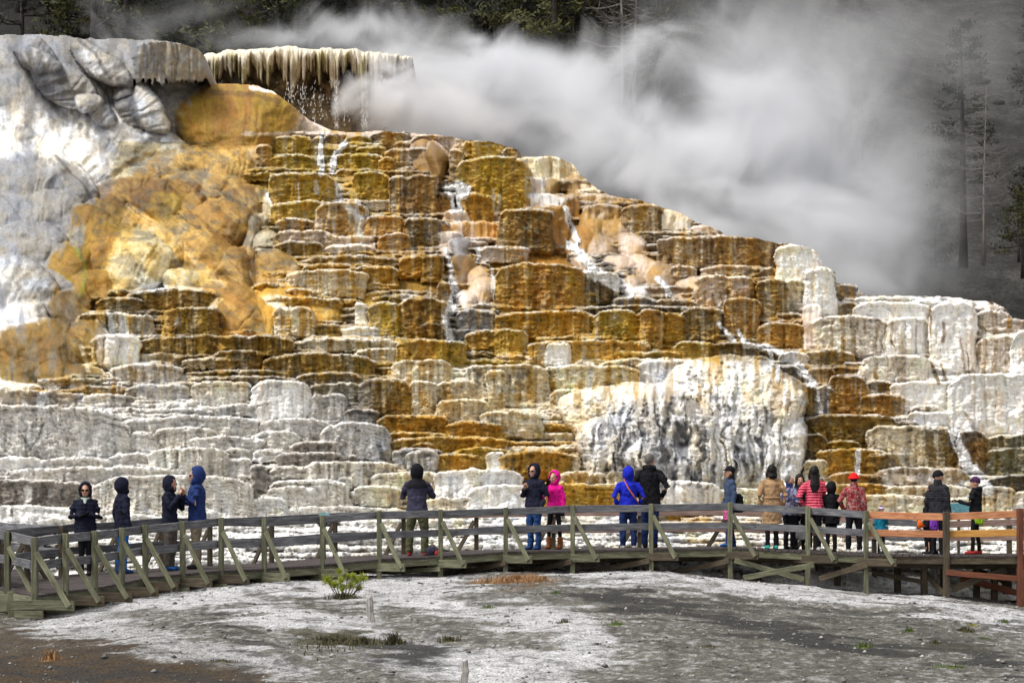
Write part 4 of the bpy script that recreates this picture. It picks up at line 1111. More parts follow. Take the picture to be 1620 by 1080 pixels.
# u, Y, v of rail top, v of deck edge, v of post foot
POSTS = [(-150, 37.2, 826, 902, 925), (-60, 35.6, 832, 916, 945), (12, 33.9, 841, 932, 972), (55, 32.5, 850, 941, 965), (104, 33.5, 844, 934, 950), (150, 34.5, 840, 929, 946), (193, 35.4, 835, 921, 938), (230, 36.2, 830, 913, 931), (289, 36.9, 825, 907, 925), (350, 37.6, 819, 902, 920), (418, 38.3, 820, 899, 921),
 (510, 39.2, 815, 893, 918), (600, 40.0, 808, 884, 922), (697, 40.7, 806, 879, 919), (800, 41.3, 803, 872, 915), (906, 41.7, 799, 870, 915), (1030, 41.9, 797, 868, 902), (1155, 41.9, 795, 866, 912), (1278, 41.6, 801, 872, 926), (1370, 41.2, 808, 877, 938), (1497, 40.8, 811, 878, 944), (1614, 40.6, 806, 878, 960), (1760, 40.3, 808, 882, 970), (1880, 40.1, 810, 884, 975)]
near_top = []; near_deck = []
for u, Y, vt, vd, vf in POSTS: near_top.append(P(u, vt, Y)); near_deck.append(P(u, vd, Y))
def dirs(i):
    a = near_deck[max(i - 1, 0)]; b = near_deck[min(i + 1, len(POSTS) - 1)]
    if i in (2, 3): a, b = (near_deck[i], near_deck[i + 1]) if i == 3 else (near_deck[i - 1], near_deck[i])
    t = (b - a); t.z = 0; t.normalize(); return t
WID = 2.05
far_deck = []; far_top = []
for i, (u, Y, vt, vd, vf) in enumerate(POSTS):
    t = dirs(i); n = Vector((-t.y, t.x, 0))
    if n.y < 0: n = -n
    if i == 3: n = Vector((-.55, .95, 0)).normalized() * 1.15
    if i == 4: n = Vector((-.75, .75, 0)).normalized() * 1.02
    if i == 2: n = Vector((-.1, 1.0, 0)).normalized() * 1.1
    wd = WID; drop = float(np.interp(u, [400, 700, 1100, 1400, 1600], [.0, .05, .12, .16, .2]))
    f = near_deck[i] + n * wd; f.z += .02; far_deck.append(f)
    h = (near_top[i] - near_deck[i]).length; far_top.append(f + Vector((0, 0, h - drop)))
# deck: planks laid across
planks = bmesh.new()
dk = bmesh.new(); rgd = random.Random(4)
for i in range(len(POSTS) - 1):
    a0, a1, b0, b1 = near_deck[i], near_deck[i + 1], far_deck[i], far_deck[i + 1]; L = (a1 - a0).length; n = max(3, int(((a1 - a0).length + (b1 - b0).length) / 2 / .145))
    for k in range(n):
        f0 = k / n + .006; f1 = (k + 1) / n - .006; dz = rgd.uniform(-.004, .004); ov = rgd.uniform(.03, .06)
        q = [a0.lerp(a1, f0), a0.lerp(a1, f1), b0.lerp(b1, f1), b0.lerp(b1, f0)]; dn = (q[0] - q[3]).normalized() * ov; q[0] = q[0] + dn; q[1] = q[1] + dn; q[2] = q[2] - dn; q[3] = q[3] - dn
        top = [dk.verts.new(p + Vector((0, 0, dz))) for p in q]; bot = [dk.verts.new(p + Vector((0, 0, dz - .038))) for p in q]
        dk.faces.new(top); dk.faces.new(bot[::-1])
        for j in range(4): dk.faces.new((top[j], bot[j], bot[(j + 1) % 4], top[(j + 1) % 4]))
bmesh.ops.recalc_face_normals(dk, faces=dk.faces)
link('deck', bm_mesh('deck', dk), M_DECK, BW)
Z = Vector((0, 0, 1))
for i in range(len(POSTS) - 1):
    u = POSTS[i][0]; a0, a1 = near_deck[i], near_deck[i + 1]; b0, b1 = far_deck[i], far_deck[i + 1]
    new = u >= 1365
    mt = M_GREYWOOD if not new else (M_NEWWOOD if u < 1490 else M_YELWOOD)
    t0 = dirs(i); y_in = Vector((-t0.y, t0.x, 0)); y_in = y_in if y_in.y > 0 else -y_in
    # edge beam under the deck, then the dark stringers
    board('edge_beam', a0 - Z * .115, a1 - Z * .115, .15, .045, M_GREENWOOD if u < 1365 else M_BROWNWOOD, BW)
    board('edge_beam', b0 - Z * .14, b1 - Z * .14, .19, .045, M_GREENWOOD, BW)
    if i > 0: board('stringer', a0.lerp(b0, .33) - Z * .19, a1.lerp(b1, .33) - Z * .19, .24, .06, M_BROWNWOOD, BW)
    if i > 0: board('stringer', a0.lerp(b0, .66) - Z * .19, a1.lerp(b1, .66) - Z * .19, .24, .06, M_BROWNWOOD, BW)
    # rails just behind the near posts
    ins = y_in * .075; h = (near_top[i] - near_deck[i]).z; h2 = (near_top[i + 1] - near_deck[i + 1]).z; j = random.Random(i).uniform(-.006, .006)
    top0, top1 = near_top[i] + ins - Z * (.085 - j), near_top[i + 1] + ins - Z * (.085 + j)
    r = board('top_rail', top0, top1, .155, .045, mt if not (1490 < u < 1600) else M_NEWWOOD, BW)
    if new: r['label'] = 'fresh orange top rail'
    board('middle_rail', a0 + ins + Z * h * .50, a1 + ins + Z * h2 * .50, .15, .045, mt, BW)
    mf = M_GREYWOOD if u < 690 else (M_PINK if u < 1370 or u > 1490 else M_GREYWOOD)
    fo = -y_in * .06; hf = (far_top[i] - far_deck[i]).z; hf2 = (far_top[i + 1] - far_deck[i + 1]).z
    if i != 3 or True:
        board('top_rail', far_top[i] + fo - Z * .08, far_top[i + 1] + fo - Z * .08, .15, .045, mf, BW)
        board('middle_rail', b0 + fo + Z * hf * .47, b1 + fo + Z * hf2 * .47, .145, .045, mf, BW)
for i, (u, Y, vt, vd, vf) in enumerate(POSTS):
    t0 = dirs(i); n_ = Vector((t0.y, -t0.x, 0)); n_ = n_ if n_.y < 0 else -n_
    gzp = float(ground_z(near_deck[i].x, near_deck[i].y))
    foot = Vector((near_deck[i].x, near_deck[i].y, gzp - .12 if (u >= 590 or u < 20) else near_deck[i].z - .34))
    big = u >= 1490; mp = M_GREENWOOD if not big else (M_BROWNWOOD if u < 1600 else M_REDWOOD); wd = .125 if not big else .155
    post = board('post', foot, near_top[i] + Z * (.01 if not big else .03), wd, wd * .8, mp, BW, up=(0, 1, 0), bev=.01)
    if big: post['label'] = 'dark brown square post' if u < 1600 else 'red brown square post'
    # outrigger and brace
    if not big:
        out = Vector((.80, -.60, 0)) if u > 400 else (n_ * 1.0 + Vector((.35, 0, 0))).normalized()
        if u < 50: out = Vector((.9, -.4, 0))
        L = .62 if u > 400 else .66
        s = near_deck[i] - Z * .17 + Vector((0, -.07, 0)); e = s + out * L
        og = board('outrigger', s - out * (.35 if u > 400 else .5), e + out * .09, .17, .05, M_BROWNWOOD if 80 < u < 360 or u > 1000 else M_GREENWOOD, BW)
        bt = near_deck[i] + Z * (near_top[i] - near_deck[i]).z * .74 + Vector((.04, -.075, 0)); bb = e - Z * .02 + Vector((0, -.045, 0))
        br = board('brace', bt, bb, .10, .04, M_GREENWOOD, BW, up=(0, 1, 0) if False else out.cross((bb - bt)).normalized().cross(bb - bt))
        bolt(bb + Vector((-.02, -.03, 0)), og); bolt(bt + Vector((0, -.03, -.05)), br)
        if u < 590: board('outrigger', s - out * .35 - Z * .16, s + out * .18 - Z * .16, .14, .05, M_GREENWOOD, BW)
    bolt(near_deck[i] - Z * .12 + Vector((0, -.06, 0)), post)
    # far posts with their braces leaning the other way
    if i >= 1 and u < 1800:
        gf_ = far_deck[i].z - .55
        fp = board('post', Vector((far_deck[i].x, far_deck[i].y, min(gf_, float(ground_z(far_deck[i].x, far_deck[i].y)) - .1))), far_top[i] - Z * .01, .12, .10, M_BROWNWOOD, BW, up=(0, 1, 0), bev=.01)
        if u < 1370:
            ob = Vector((-.80, .60, 0)) if u > 400 else (-n_ + Vector((-.2, 0, 0))).normalized()
            e = far_deck[i] - Z * .15 + ob * .62; board('brace', far_deck[i] + Z * (far_top[i] - far_deck[i]).z * .74 + Vector((-.05, .06, 0)), e, .10, .04, M_BROWNWOOD, BW, up=ob.cross(Z).cross(ob * .6 - Z))
            board('outrigger', far_deck[i] - Z * .18 - ob * .3, e + ob * .08 - Z * .02, .16, .05, M_BROWNWOOD, BW)
# under the deck: cross braces and middle supports
def under(u0, v0, Y0, u1, v1, Y1, mat, h=.12, nm='cross_brace'): return board(nm, P(u0, v0, Y0), P(u1, v1, Y1), h, .045, mat, BW)
under(1162, 886, 41.7, 1272, 916, 41.55, M_GREENWOOD); under(1176, 914, 41.45, 1288, 893, 41.3, M_GREENWOOD)
under(1296, 915, 41.5, 1372, 893, 41.1, M_BROWNWOOD); under(1030, 912, 42.6, 1154, 887, 41.8, M_BROWNWOOD)
under(905, 908, 42.6, 1028, 887, 41.8, M_BROWNWOOD); under(705, 912, 42.0, 800, 890, 41.2, M_BROWNWOOD); under(802, 912, 42.4, 905, 888, 41.6, M_BROWNWOOD); under(600, 905, 41.2, 697, 900, 40.6, M_GREENWOOD, .10); under(640, 893, 41.3, 520, 912, 40.4, M_GREENWOOD, .10)
under(1462, 905, 41.7, 1492, 938, 41.0, M_BROWNWOOD); under(1506, 932, 40.9, 1592, 900, 41.0, M_BROWNWOOD, .14); under(1596, 896, 41.4, 1612, 912, 41.2, M_BROWNWOOD, .1); under(1520, 914, 42.2, 1612, 938, 41.6, M_REDWOOD, .14); under(1545, 900, 42.6, 1600, 925, 42.0, M_BROWNWOOD, .1)
under(1380, 905, 42.0, 1460, 920, 41.6, M_BROWNWOOD, .10); under(10, 944, 33.9, 62, 952, 33.0, M_GREENWOOD, .12); under(20, 972, 34.2, 62, 974, 33.0, M_GREENWOOD, .10)
under(1497, 905, 40.7, 1612, 915, 40.6, M_REDWOOD, .0001 + .12)
for (u, v, Y, vb) in ((735, 885, 42.6, 910), (860, 882, 43.0, 912), (970, 882, 43.2, 912), (1080, 882, 43.2, 915), (1200, 885, 43.0, 928), (1325, 888, 42.6, 934), (1420, 890, 42.4, 938), (1462, 885, 41.6, 936), (1545, 890, 42.4, 948), (1573, 890, 42.0, 950), (1590, 888, 42.6, 950), (20, 935, 33.6, 985)):
    b0 = P(u, vb, Y); b0.z = min(b0.z, float(ground_z(b0.x, b0.y)) - .08)
    board('support_post', b0, P(u, v, Y), .15, .13, M_BROWNWOOD if u != 20 else M_GREENWOOD, BW, up=(0, 1, 0))
# red sloping board of the stair at the right end
board('hand_board', P(1500, 858, 41.3), P(1420, 862, 42.0), .08, .04, M_NEWWOOD, BW) if False else None

def info_sign(u, v, Y, wpx, hpx, label, tilt=35):
    s = Y / FP; w_, h_ = wpx * s, hpx * s; root = empty('info_sign', P(u, v + hpx / 2 + 6, Y)); tag(root, label, 'sign', 'information panels on the far rail')
    bm = bmesh.new(); bmesh.ops.create_cube(bm, size=1, matrix=Matrix.Rotation(R(-tilt), 4, 'X') @ Matrix.Diagonal((w_, .02, h_ / math.cos(R(tilt)), 1))); bmesh.ops.bevel(bm, geom=bm.edges[:], offset=.004, segments=1, affect='EDGES')
    t = NT('sign_panel'); n = t.noise(t.coord((3, 3, 14)), 3.5, 3); m_ = t.surf(t.ramp(n, [(.4, (.03, .12, .15)), (.55, (.06, .19, .22)), (.65, (.14, .26, .28))]), .35)
    o = link('panel', bm_mesh('panel', bm), m_, root); o.location = (0, 0, (hpx / 2 + 6) * s)
    bm = bmesh.new(); bmesh.ops.create_cube(bm, size=1, matrix=Matrix.Translation((0, .03, -.42)) @ Matrix.Diagonal((.06, .05, 1.0, 1))); link('stand', bm_mesh('stand', bm), M_BROWNWOOD, root)
info_sign(1517, 803, 43.4, 42, 15, 'teal information panel at the far rail between the beanie couple', 20)
info_sign(513, 814, 41.2, 17, 6, 'small teal information panel above the rail on the left', 30)
# ------------------------------------------------------------ people
def cloth(name, c, rough=.85, var=.25, sheen=0.0):
    t = NT(name); v = t.coord((1, 1, 1)); n = t.noise(v, 9, 3); f = t.noise(v, 60, 2)
    lo = tuple(x * (1 - var) for x in c); hi = tuple(min(1, x * (1 + var)) for x in c)
    return t.surf(t.ramp(n, [(.3, lo), (.7, hi)]), rough, t.bump(t.math('ADD', n, t.math('MULTIPLY', f, .3)), .5, .012), **{'Specular IOR Level': .12})
def skin_mat():
    t = NT('skin'); n = t.noise(t.coord((1, 1, 1)), 14, 3); return t.surf(t.ramp(n, [(.3, (.42, .21, .14)), (.7, (.58, .33, .23))]), .5)
M_SKIN = skin_mat(); M_HAIRB = cloth('black_hair', (.012, .010, .010), .45); M_HAIRG = cloth('grey_hair', (.13, .12, .11), .7); M_EYE = cloth('eye_dark', (.02, .015, .012), .2); M_LIP = cloth('lip', (.36, .09, .08), .5)
M_GLASS = cloth('dark_lens', (.006, .006, .006), .1); M_BLACK = cloth('black_cloth', (.010, .010, .013)); M_NAVYK = cloth('navy_black_cloth', (.012, .013, .028)); M_GLOVE = cloth('black_glove', (.012, .012, .012))
M_NAVY = cloth('navy_cloth', (.018, .035, .13)); M_ROYAL = cloth('royal_blue_cloth', (.012, .022, .42)); M_JEAN = cloth('blue_denim', (.018, .05, .15), var=.5); M_DJEAN = cloth('dark_denim', (.014, .028, .10), var=.4)
M_BRBLUE = cloth('bright_blue_cloth', (.01, .13, .50)); M_KHAKI = cloth('khaki_cloth', (.22, .18, .125)); M_GREYP = cloth('grey_brown_cloth', (.10, .085, .075)); M_OLIVEP = cloth('olive_cloth', (.085, .085, .045)); M_PURPB = cloth('dark_purple_grey_cloth', (.040, .038, .065))
M_MAG = cloth('magenta_cloth', (.70, .010, .26)); M_TAN = cloth('camel_wool', (.35, .22, .12), .95); M_SLATE = cloth('slate_blue_cloth', (.045, .065, .12)); M_RED = cloth('red_felt', (.60, .012, .015)); M_TEAL = cloth('teal_cloth', (.01, .16, .25)); M_PUR = cloth('purple_knit', (.055, .02, .07)); M_BOOT = cloth('tan_suede', (.27, .10, .035))
M_SHOEW = cloth('white_trainer', (.55, .55, .55)); M_SHOEK = cloth('dark_shoe', (.02, .02, .022)); M_SHOEB = cloth('blue_trainer', (.02, .08, .25)); M_SCARF = cloth('pale_green_scarf', (.42, .50, .45)); M_TURQ = cloth('turquoise_trainer', (.05, .45, .38)); M_REDS = cloth('red_trainer', (.35, .03, .03)); M_ORANGE = cloth('orange_leather', (.50, .14, .03)); M_LIME = cloth('lime_cloth', (.28, .50, .02)); M_VIOL = cloth('violet_cloth', (.17, .04, .35)); M_ORN = cloth('orange_cloth', (.75, .14, .02)); M_GREYK = cloth('charcoal_quilt', (.022, .022, .028)); M_PINKB = cloth('pink_patterned', (.40, .08, .20), var=.8); M_PLASTIC = cloth('white_plastic_bag', (.6, .6, .62), .3)
def striped(name, c1, c2, scale):
    t = NT(name); tc = t.n('ShaderNodeTexCoord'); s = t.n('ShaderNodeSeparateXYZ', {0: tc.outputs['Object']}); wv_ = t.math('SINE', t.math('MULTIPLY', s.outputs[2], scale)); k = t.math('MULTIPLY_ADD', wv_, .5, .5)
    return t.surf(t.ramp(k, [(.0, c1), (.35, c1), (.75, c2)]), .6, t.bump(k, .6, .02))
M_STRIPE = striped('pink_quilt', (.50, .02, .07), (.72, .11, .17), 105.0)
def patterned(name, cols, scale):
    t = NT(name); v = t.coord((1, 1, 1)); vo = t.n('ShaderNodeTexVoronoi', {'Vector': v, 'Scale': scale}); n = t.noise(v, scale * .8, 3, .7); return t.surf(t.ramp(n, [(p, c) for p, c in cols]), .8)
M_REDPAT = patterned('red_patterned_cloth', [(.40, (.22, .006, .012)), (.50, (.26, .01, .018)), (.55, (.42, .32, .29)), (.59, (.16, .008, .012)), (.68, (.03, .008, .008))], 17)
M_BLUEW = patterned('blue_white_cloth', [(.45, (.03, .035, .12)), (.55, (.30, .30, .42)), (.65, (.04, .04, .12))], 14)

def remeshed(name, bm, voxel=.014, smooth=4, wrinkle=.006, ribs=0, seed=0):
    me = bm_mesh('tmp', bm); o = bpy.data.objects.new('tmp', me); COL.objects.link(o)
    m = o.modifiers.new('r', 'REMESH'); m.mode = 'VOXEL'; m.voxel_size = voxel
    m2 = o.modifiers.new('s', 'SMOOTH'); m2.iterations = smooth; m2.factor = .5
    dg = bpy.context.evaluated_depsgraph_get(); dg.update(); out = bpy.data.meshes.new_from_object(o.evaluated_get(dg)); bpy.data.objects.remove(o); bpy.data.meshes.remove(me)
    out.name = name; n = len(out.vertices)
    if n and (wrinkle or ribs):
        c = np.empty(n * 3); out.vertices.foreach_get('co', c); c = c.reshape(-1, 3); nn = np.empty(n * 3); out.vertex_normals.foreach_get('vector', nn); nn = nn.reshape(-1, 3)
        a = np.arctan2(c[:, 1], c[:, 0]) ; w_ = (np.abs(vn(a * 3.0 + c[:, 2] * 5, c[:, 2] * 9 + seed, seed) - .5) * 2 - .5) * wrinkle * 2.2 + (vn(c[:, 0] * 22 + c[:, 1] * 17, c[:, 2] * 16, seed + 5) - .5) * wrinkle * 1.6
        if ribs: w_ = w_ + np.abs(np.sin(c[:, 2] * math.pi / ribs)) * .011 - .006
        c = c + nn * w_[:, None]; out.vertices.foreach_set('co', c.ravel()); out.update()
    return out

ARMS = {'down': ((.055, .03, -.29), (.075, -.03, -.54)), 'pocket': ((.15, .07, -.27), (.045, -.10, -.44)), 'crossed': ((.10, -.04, -.28), (-.13, -.19, -.25)), 'face': ((.05, -.14, -.24), (-.10, -.24, .03)), 'cam': ((.12, -.10, -.25), (-.10, -.25, .05)),
        'chest': ((.08, -.05, -.28), (-.08, -.20, -.14)), 'hips': ((.10, .05, -.28), (.06, -.07, -.50)), 'out': ((.07, -.08, -.27), (.05, -.33, -.20)), 'fwd': ((.06, -.06, -.28), (.02, -.28, -.36)), 'bag': ((.07, .0, -.29), (.06, -.14, -.50))}
def hand_into(bm, w_, d, s, side, curl=.9):
    d = d.normalized(); x, y = frame(d); x = x * (1 if x.x * side > 0 else -1); y = x.cross(d) if True else y
    tube_into(bm, [w_ - d * .01 * s, w_ + d * .03 * s, w_ + d * .085 * s], [(.024 * s, .017 * s), (.036 * s, .017 * s), (.040 * s, .014 * s)], 8, side=x)
    for k, (off, L) in enumerate(((-.030, .068), (-.010, .078), (.010, .074), (.030, .058))):
        a = w_ + d * .082 * s + x * off * s; b = a + (d * math.cos(curl * .5) + y * math.sin(curl * .5)) * L * .55 * s; c = b + (d * math.cos(curl * 1.5) + y * math.sin(curl * 1.5)) * L * .5 * s
        tube_into(bm, [a - d * .01 * s, b, c], [.0088 * s, .0082 * s, .0062 * s], 6, side=x)
    a = w_ + d * .03 * s - x * .03 * s; b = a + (d * .6 - x * .7 + y * .3).normalized() * .038 * s; c = b + (d + y * .5).normalized() * .028 * s
    tube_into(bm, [a, b, c], [.012 * s, .0105 * s, .008 * s], 6, side=x)

def deck_point(u, f):
    pts = [a.lerp(b, f) for a, b in zip(near_deck, far_deck)]
    for a, b in zip(pts[:-1], pts[1:]):
        ua, ub = CU + a.x * FP / a.y, CU + b.x * FP / b.y
        if ua <= u <= ub:
            lo, hi = 0., 1.
            for _ in range(30):
                m = (lo + hi) / 2; p = a.lerp(b, m)
                if CU + p.x * FP / p.y < u: lo = m
                else: hi = m
            return a.lerp(b, lo)
    return pts[-1]

def person(u, f, vtop, face, label, top, legs, arms=('down', 'down'), hood=None, hair=None, hat=None, fat=1.0, hem=.46, shoes=None, ribs=0, glove=False, glasses=False, lean=(0, 0), stance=.09, stride=0, scarf=None, boots=None, headturn=0, hoodm=None, straps=None, collar=None, yoke=None, bareneck=False, extra_top=.0, lower=None, belt=None, pos=None):
    p = deck_point(u, f) if pos is None else pos; H = (EYE + (CV - vtop) * p.y / FP) - p.z - extra_top; s = H / 1.72
    if hood == 'up': H -= .045; s = H / 1.72
    if hat: H -= .02; s = H / 1.72
    root = empty('person', p, R(face)); tag(root, label, 'person', 'visitors standing on the boardwalk'); sd = int(u)
    L = lambda x, y, z: Vector((x * s, y * s, z * s))
    lx, ly = lean
    hip = 0.90; sh = 1.40; hz = 1.60
    sk = lambda z: Vector((lx * s * max(0, z - hip) / .8, ly * s * max(0, z - hip) / .8, 0))
    hS = s * 1.12; HC = L(0, -.015, hz - .012) + sk(hz)                              # head centre
    ht = Matrix.Rotation(R(headturn), 3, 'Z')
    def hp(x, y, z): return HC + ht @ L(x, y, z) * 1.12
    shs = [L(q * .158 * min(fat, 1.12), .01, sh - .022) + sk(sh) for q in (-1, 1)]
    el = []; wr = []
    for q, sp_, nm in zip((-1, 1), shs, arms):
        e, w_ = ARMS[nm]; el.append(sp_ + L(q * e[0], e[1], e[2])); wr.append(sp_ + L(q * w_[0], w_[1], w_[2]))
    feet = [L(q * stance, -stride * q * .5, 0) for q in (-1, 1)]
    lw_ = legs[1] if isinstance(legs, tuple) else 1.0
    # body: one surface
    bm = bmesh.new()
    ball_into(bm, HC + L(0, .012, .02), tuple(a * hS for a in (.074, .092, .098)), 16, ht); ball_into(bm, hp(0, -.022, -.055), tuple(a * hS for a in (.055, .062, .062)), 14, ht)
    ball_into(bm, hp(0, -.090, -.018), tuple(a * hS for a in (.011, .020, .022)), 8, ht); ball_into(bm, hp(0, -.078, .018), tuple(a * hS for a in (.045, .014, .012)), 8, ht)
    for q in (-1, 1): ball_into(bm, hp(q * .074, .006, -.01), tuple(a * hS for a in (.012, .020, .030)), 8, ht); ball_into(bm, hp(q * .034, -.064, -.028), tuple(a * hS for a in (.024, .018, .020)), 8, ht)
    tube_into(bm, [L(0, .012, 1.36) + sk(1.36), L(0, .008, 1.46) + sk(1.46), HC + L(0, .01, -.03)], [(.075 * s, .06 * s), (.056 * s, .056 * s), (.052 * s, .055 * s)], 12)
    tube_into(bm, [L(0, 0, .86), L(0, 0, 1.0), L(0, .0, 1.15) + sk(1.15), L(0, .01, 1.32) + sk(1.32), L(0, .012, 1.42) + sk(1.42)], [(.155 * s, .10 * s), (.14 * s, .09 * s), (.13 * s, .085 * s), (.165 * s, .10 * s), (.10 * s, .07 * s)], 14, side=(1, 0, 0))
    for k in (0, 1):
        tube_into(bm, [shs[k], el[k], wr[k]], [.046 * s, .036 * s, .026 * s], 8)
        kn = L((-1, 1)[k] * stance * .95, -.02 - stride * (-1, 1)[k] * .2, .48); tube_into(bm, [L((-1, 1)[k] * .08, 0, .90), kn, feet[k] + L(0, .01, .08)], [.066 * s * min(1, lw_), .044 * s * min(1, lw_), .034 * s * min(1, lw_)], 10)
        tube_into(bm, [feet[k] + L(0, .05, .045), feet[k] + L(0, -.06, .035), feet[k] + L(0, -.13, .025)], [.035 * s, .035 * s, .022 * s], 8)
    me = remeshed('body', bm, .012, 2, 0); bm = bmesh.new(); bm.from_mesh(me); bpy.data.meshes.remove(me)
    if not glove:
        for k in (0, 1): hand_into(bm, wr[k], (wr[k] - el[k]), s, (-1, 1)[k])
    link('body', bm_mesh('body', bm), M_SKIN, root, smooth=True)
    if glove:
        for k in (0, 1):
            b2 = bmesh.new(); hand_into(b2, wr[k], (wr[k] - el[k]), s * 1.18, (-1, 1)[k]); link('glove', bm_mesh('glove', b2), M_GLOVE, root, smooth=True)
    # legs
    lw = legs[1] if isinstance(legs, tuple) else 1.0; lm = legs[0] if isinstance(legs, tuple) else legs
    bm = bmesh.new(); ball_into(bm, L(0, 0, .90), (.165 * s * min(lw, 1.05), .115 * s, .13 * s), 14)
    for k, q in enumerate((-1, 1)):
        kn = L(q * stance * .97, -.015 - stride * q * .22, .48); an = feet[k] + L(0, .015, .055)
        tube_into(bm, [L(q * .078, 0, .90), L(q * (.07 + stance) * .5, -.005, .70), kn, kn.lerp(an, .5) + L(0, .015, 0), an], [(.094 * s * lw, .10 * s * lw), (.088 * s * lw, .09 * s * lw), (.068 * s * lw, .068 * s * lw), (.062 * s * lw, .064 * s * lw), (.055 * s * lw, .062 * s * lw)], 12)
    link('trousers', remeshed('trousers', bm, .015, 3, .008 if lw > .85 else .001, 0, sd), lm, root, smooth=True)
    for k in (0, 1):
        bm = bmesh.new(); b_ = boots is not None
        tube_into(bm, [feet[k] + L(0, .075, .05), feet[k] + L(0, .04, .045), feet[k] + L(0, -.05, .042), feet[k] + L(0, -.13, .033), feet[k] + L(0, -.165, .028)], [(.03 * s, .04 * s), (.043 * s, .046 * s), (.048 * s, .040 * s), (.045 * s, .032 * s), (.022 * s, .02 * s)], 12, side=(1, 0, 0))
        if b_: tube_into(bm, [feet[k] + L(0, .02, .04), feet[k] + L(0, .015, .27)], [.056 * s, .068 * s], 12)
        link('boot' if b_ else 'shoe', remeshed('shoe', bm, .011, 2, 0), boots or shoes or M_SHOEK, root, smooth=True)
    # jacket
    hz_ = hem * 1.72; F_ = fat; bm = bmesh.new()
    zs = [hz_, hz_ + .05, max(hz_ + .1, .95), 1.08, 1.22, 1.34, 1.42, 1.475]
    wx_ = [.182, .180, .173, .158, .166, .165, .112, .072]; wy_ = [.135, .135, .128, .118, .128, .125, .098, .075]
    if hem < .42: wx_[0] = .19; wx_[1] = .185; wy_[0] = .15
    tube_into(bm, [L(0, .005, z) + sk(z) for z in zs], [(a * s * F_ if j < 6 else a * s, b * s * F_ if j < 6 else b * s) for j, (a, b) in enumerate(zip(wx_, wy_))], 20, side=(1, 0, 0))
    for k in (0, 1):
        q = (-1, 1)[k]; ctr = shs[k] + L(-q * .07, 0, .005); end = wr[k] + (wr[k] - el[k]).normalized() * .0
        tube_into(bm, [ctr, shs[k] + L(0, 0, -.02), shs[k].lerp(el[k], .5), el[k], el[k].lerp(end, .5), end], [.062 * s, .069 * s * F_ ** .5, .068 * s * F_ ** .5, .060 * s * F_ ** .5, .052 * s, .046 * s], 12)
    link('coat' if hem < .42 else 'jacket', remeshed('jacket', bm, .015, 3, .010, ribs, sd), top, root, smooth=True)
    if yoke is not None:
        bm = bmesh.new(); tube_into(bm, [L(0, .007, z) + sk(z) for z in (1.30, 1.36, 1.43, 1.48)], [(.190 * s * F_, .139 * s * F_), (.192 * s * F_, .138 * s * F_), (.155 * s, .112 * s), (.088 * s, .088 * s)], 20, side=(1, 0, 0), cap=False); link('yoke', bm_mesh('yoke', bm), yoke, root, smooth=True)
    if collar is not None:
        bm = bmesh.new(); tube_into(bm, [L(0, .01, 1.44) + sk(1.44), L(0, .012, 1.50) + sk(1.5), L(0, .012, 1.535) + sk(1.53)], [(.098 * s, .090 * s), (.080 * s, .080 * s), (.083 * s, .083 * s)], 16, side=(1, 0, 0)); link('collar', remeshed('collar', bm, .012, 1, .004, 0, sd), collar, root, smooth=True)
    if belt is not None:
        bm = bmesh.new(); tube_into(bm, [L(0, .005, 1.03), L(0, .005, 1.075)], [(.176 * s * F_, .138 * s * F_)] * 2, 20, side=(1, 0, 0)); link('belt', bm_mesh('belt', bm), belt, root, smooth=True)
    if scarf is not None:
        bm = bmesh.new(); tube_into(bm, [hp(-.06, -.03, -.12), hp(-.02, -.075, -.14), hp(.03, -.075, -.14), hp(.06, -.03, -.12)], [.03 * s] * 4, 8); tube_into(bm, [hp(0, -.07, -.13), hp(.01, -.115, -.22)], [.035 * s, .02 * s], 8); link('scarf', remeshed('scarf', bm, .012, 1, .005, 0, sd), scarf, root, smooth=True)
    hm = hoodm or top
    if hood == 'up':
        bm = bmesh.new(); rot = ht.to_4x4(); bmesh.ops.create_uvsphere(bm, u_segments=24, v_segments=18, radius=1, matrix=Matrix.Translation(HC + L(0, .022, .008)) @ rot @ Matrix.Diagonal((.121 * s, .137 * s, .162 * s, 1)))
        fd = ht @ Vector((0, -1, 0)); kill = []
        for v in bm.verts:
            d = v.co - (HC + L(0, .01, 0)); dn = Vector((d.x, d.y, (d.z + .01 * s) * .72)).normalized()
            if dn.dot(fd) > .70: kill.append(v)
            z = (v.co.z - HC.z) / s
            if z < -.06: k = 1 + (-.06 - z) * 2.6; v.co.x = HC.x + (v.co.x - HC.x) * k; v.co.y = HC.y + (v.co.y - HC.y - .02 * s) * k
            if z > .08 and d.y > 0: v.co.z -= .0
        bmesh.ops.delete(bm, geom=kill, context='VERTS')
        for v in bm.verts:
            d = v.co - HC; z = d.z / s; w_ = float(vn(np.array(math.atan2(d.x, d.y) * 2.2 + sd), np.array(z * 14), sd)) - .5; r_ = 1 + .16 * w_ + (.10 if z < -.10 else 0) * min(1, (-.10 - z) * 12)
            bk = (ht.inverted() @ d).y / s
            v.co = Vector((HC.x + d.x * r_, HC.y + d.y * r_, v.co.z + (.018 * s * max(0, bk) / .14 if z > 0 else 0)))
        me = bm_mesh('hood', bm); o = link('hood', me, hm, root, smooth=True); m = o.modifiers.new('thick', 'SOLIDIFY'); m.thickness = .02 * s; m.offset = -.4
    elif hood == 'down':
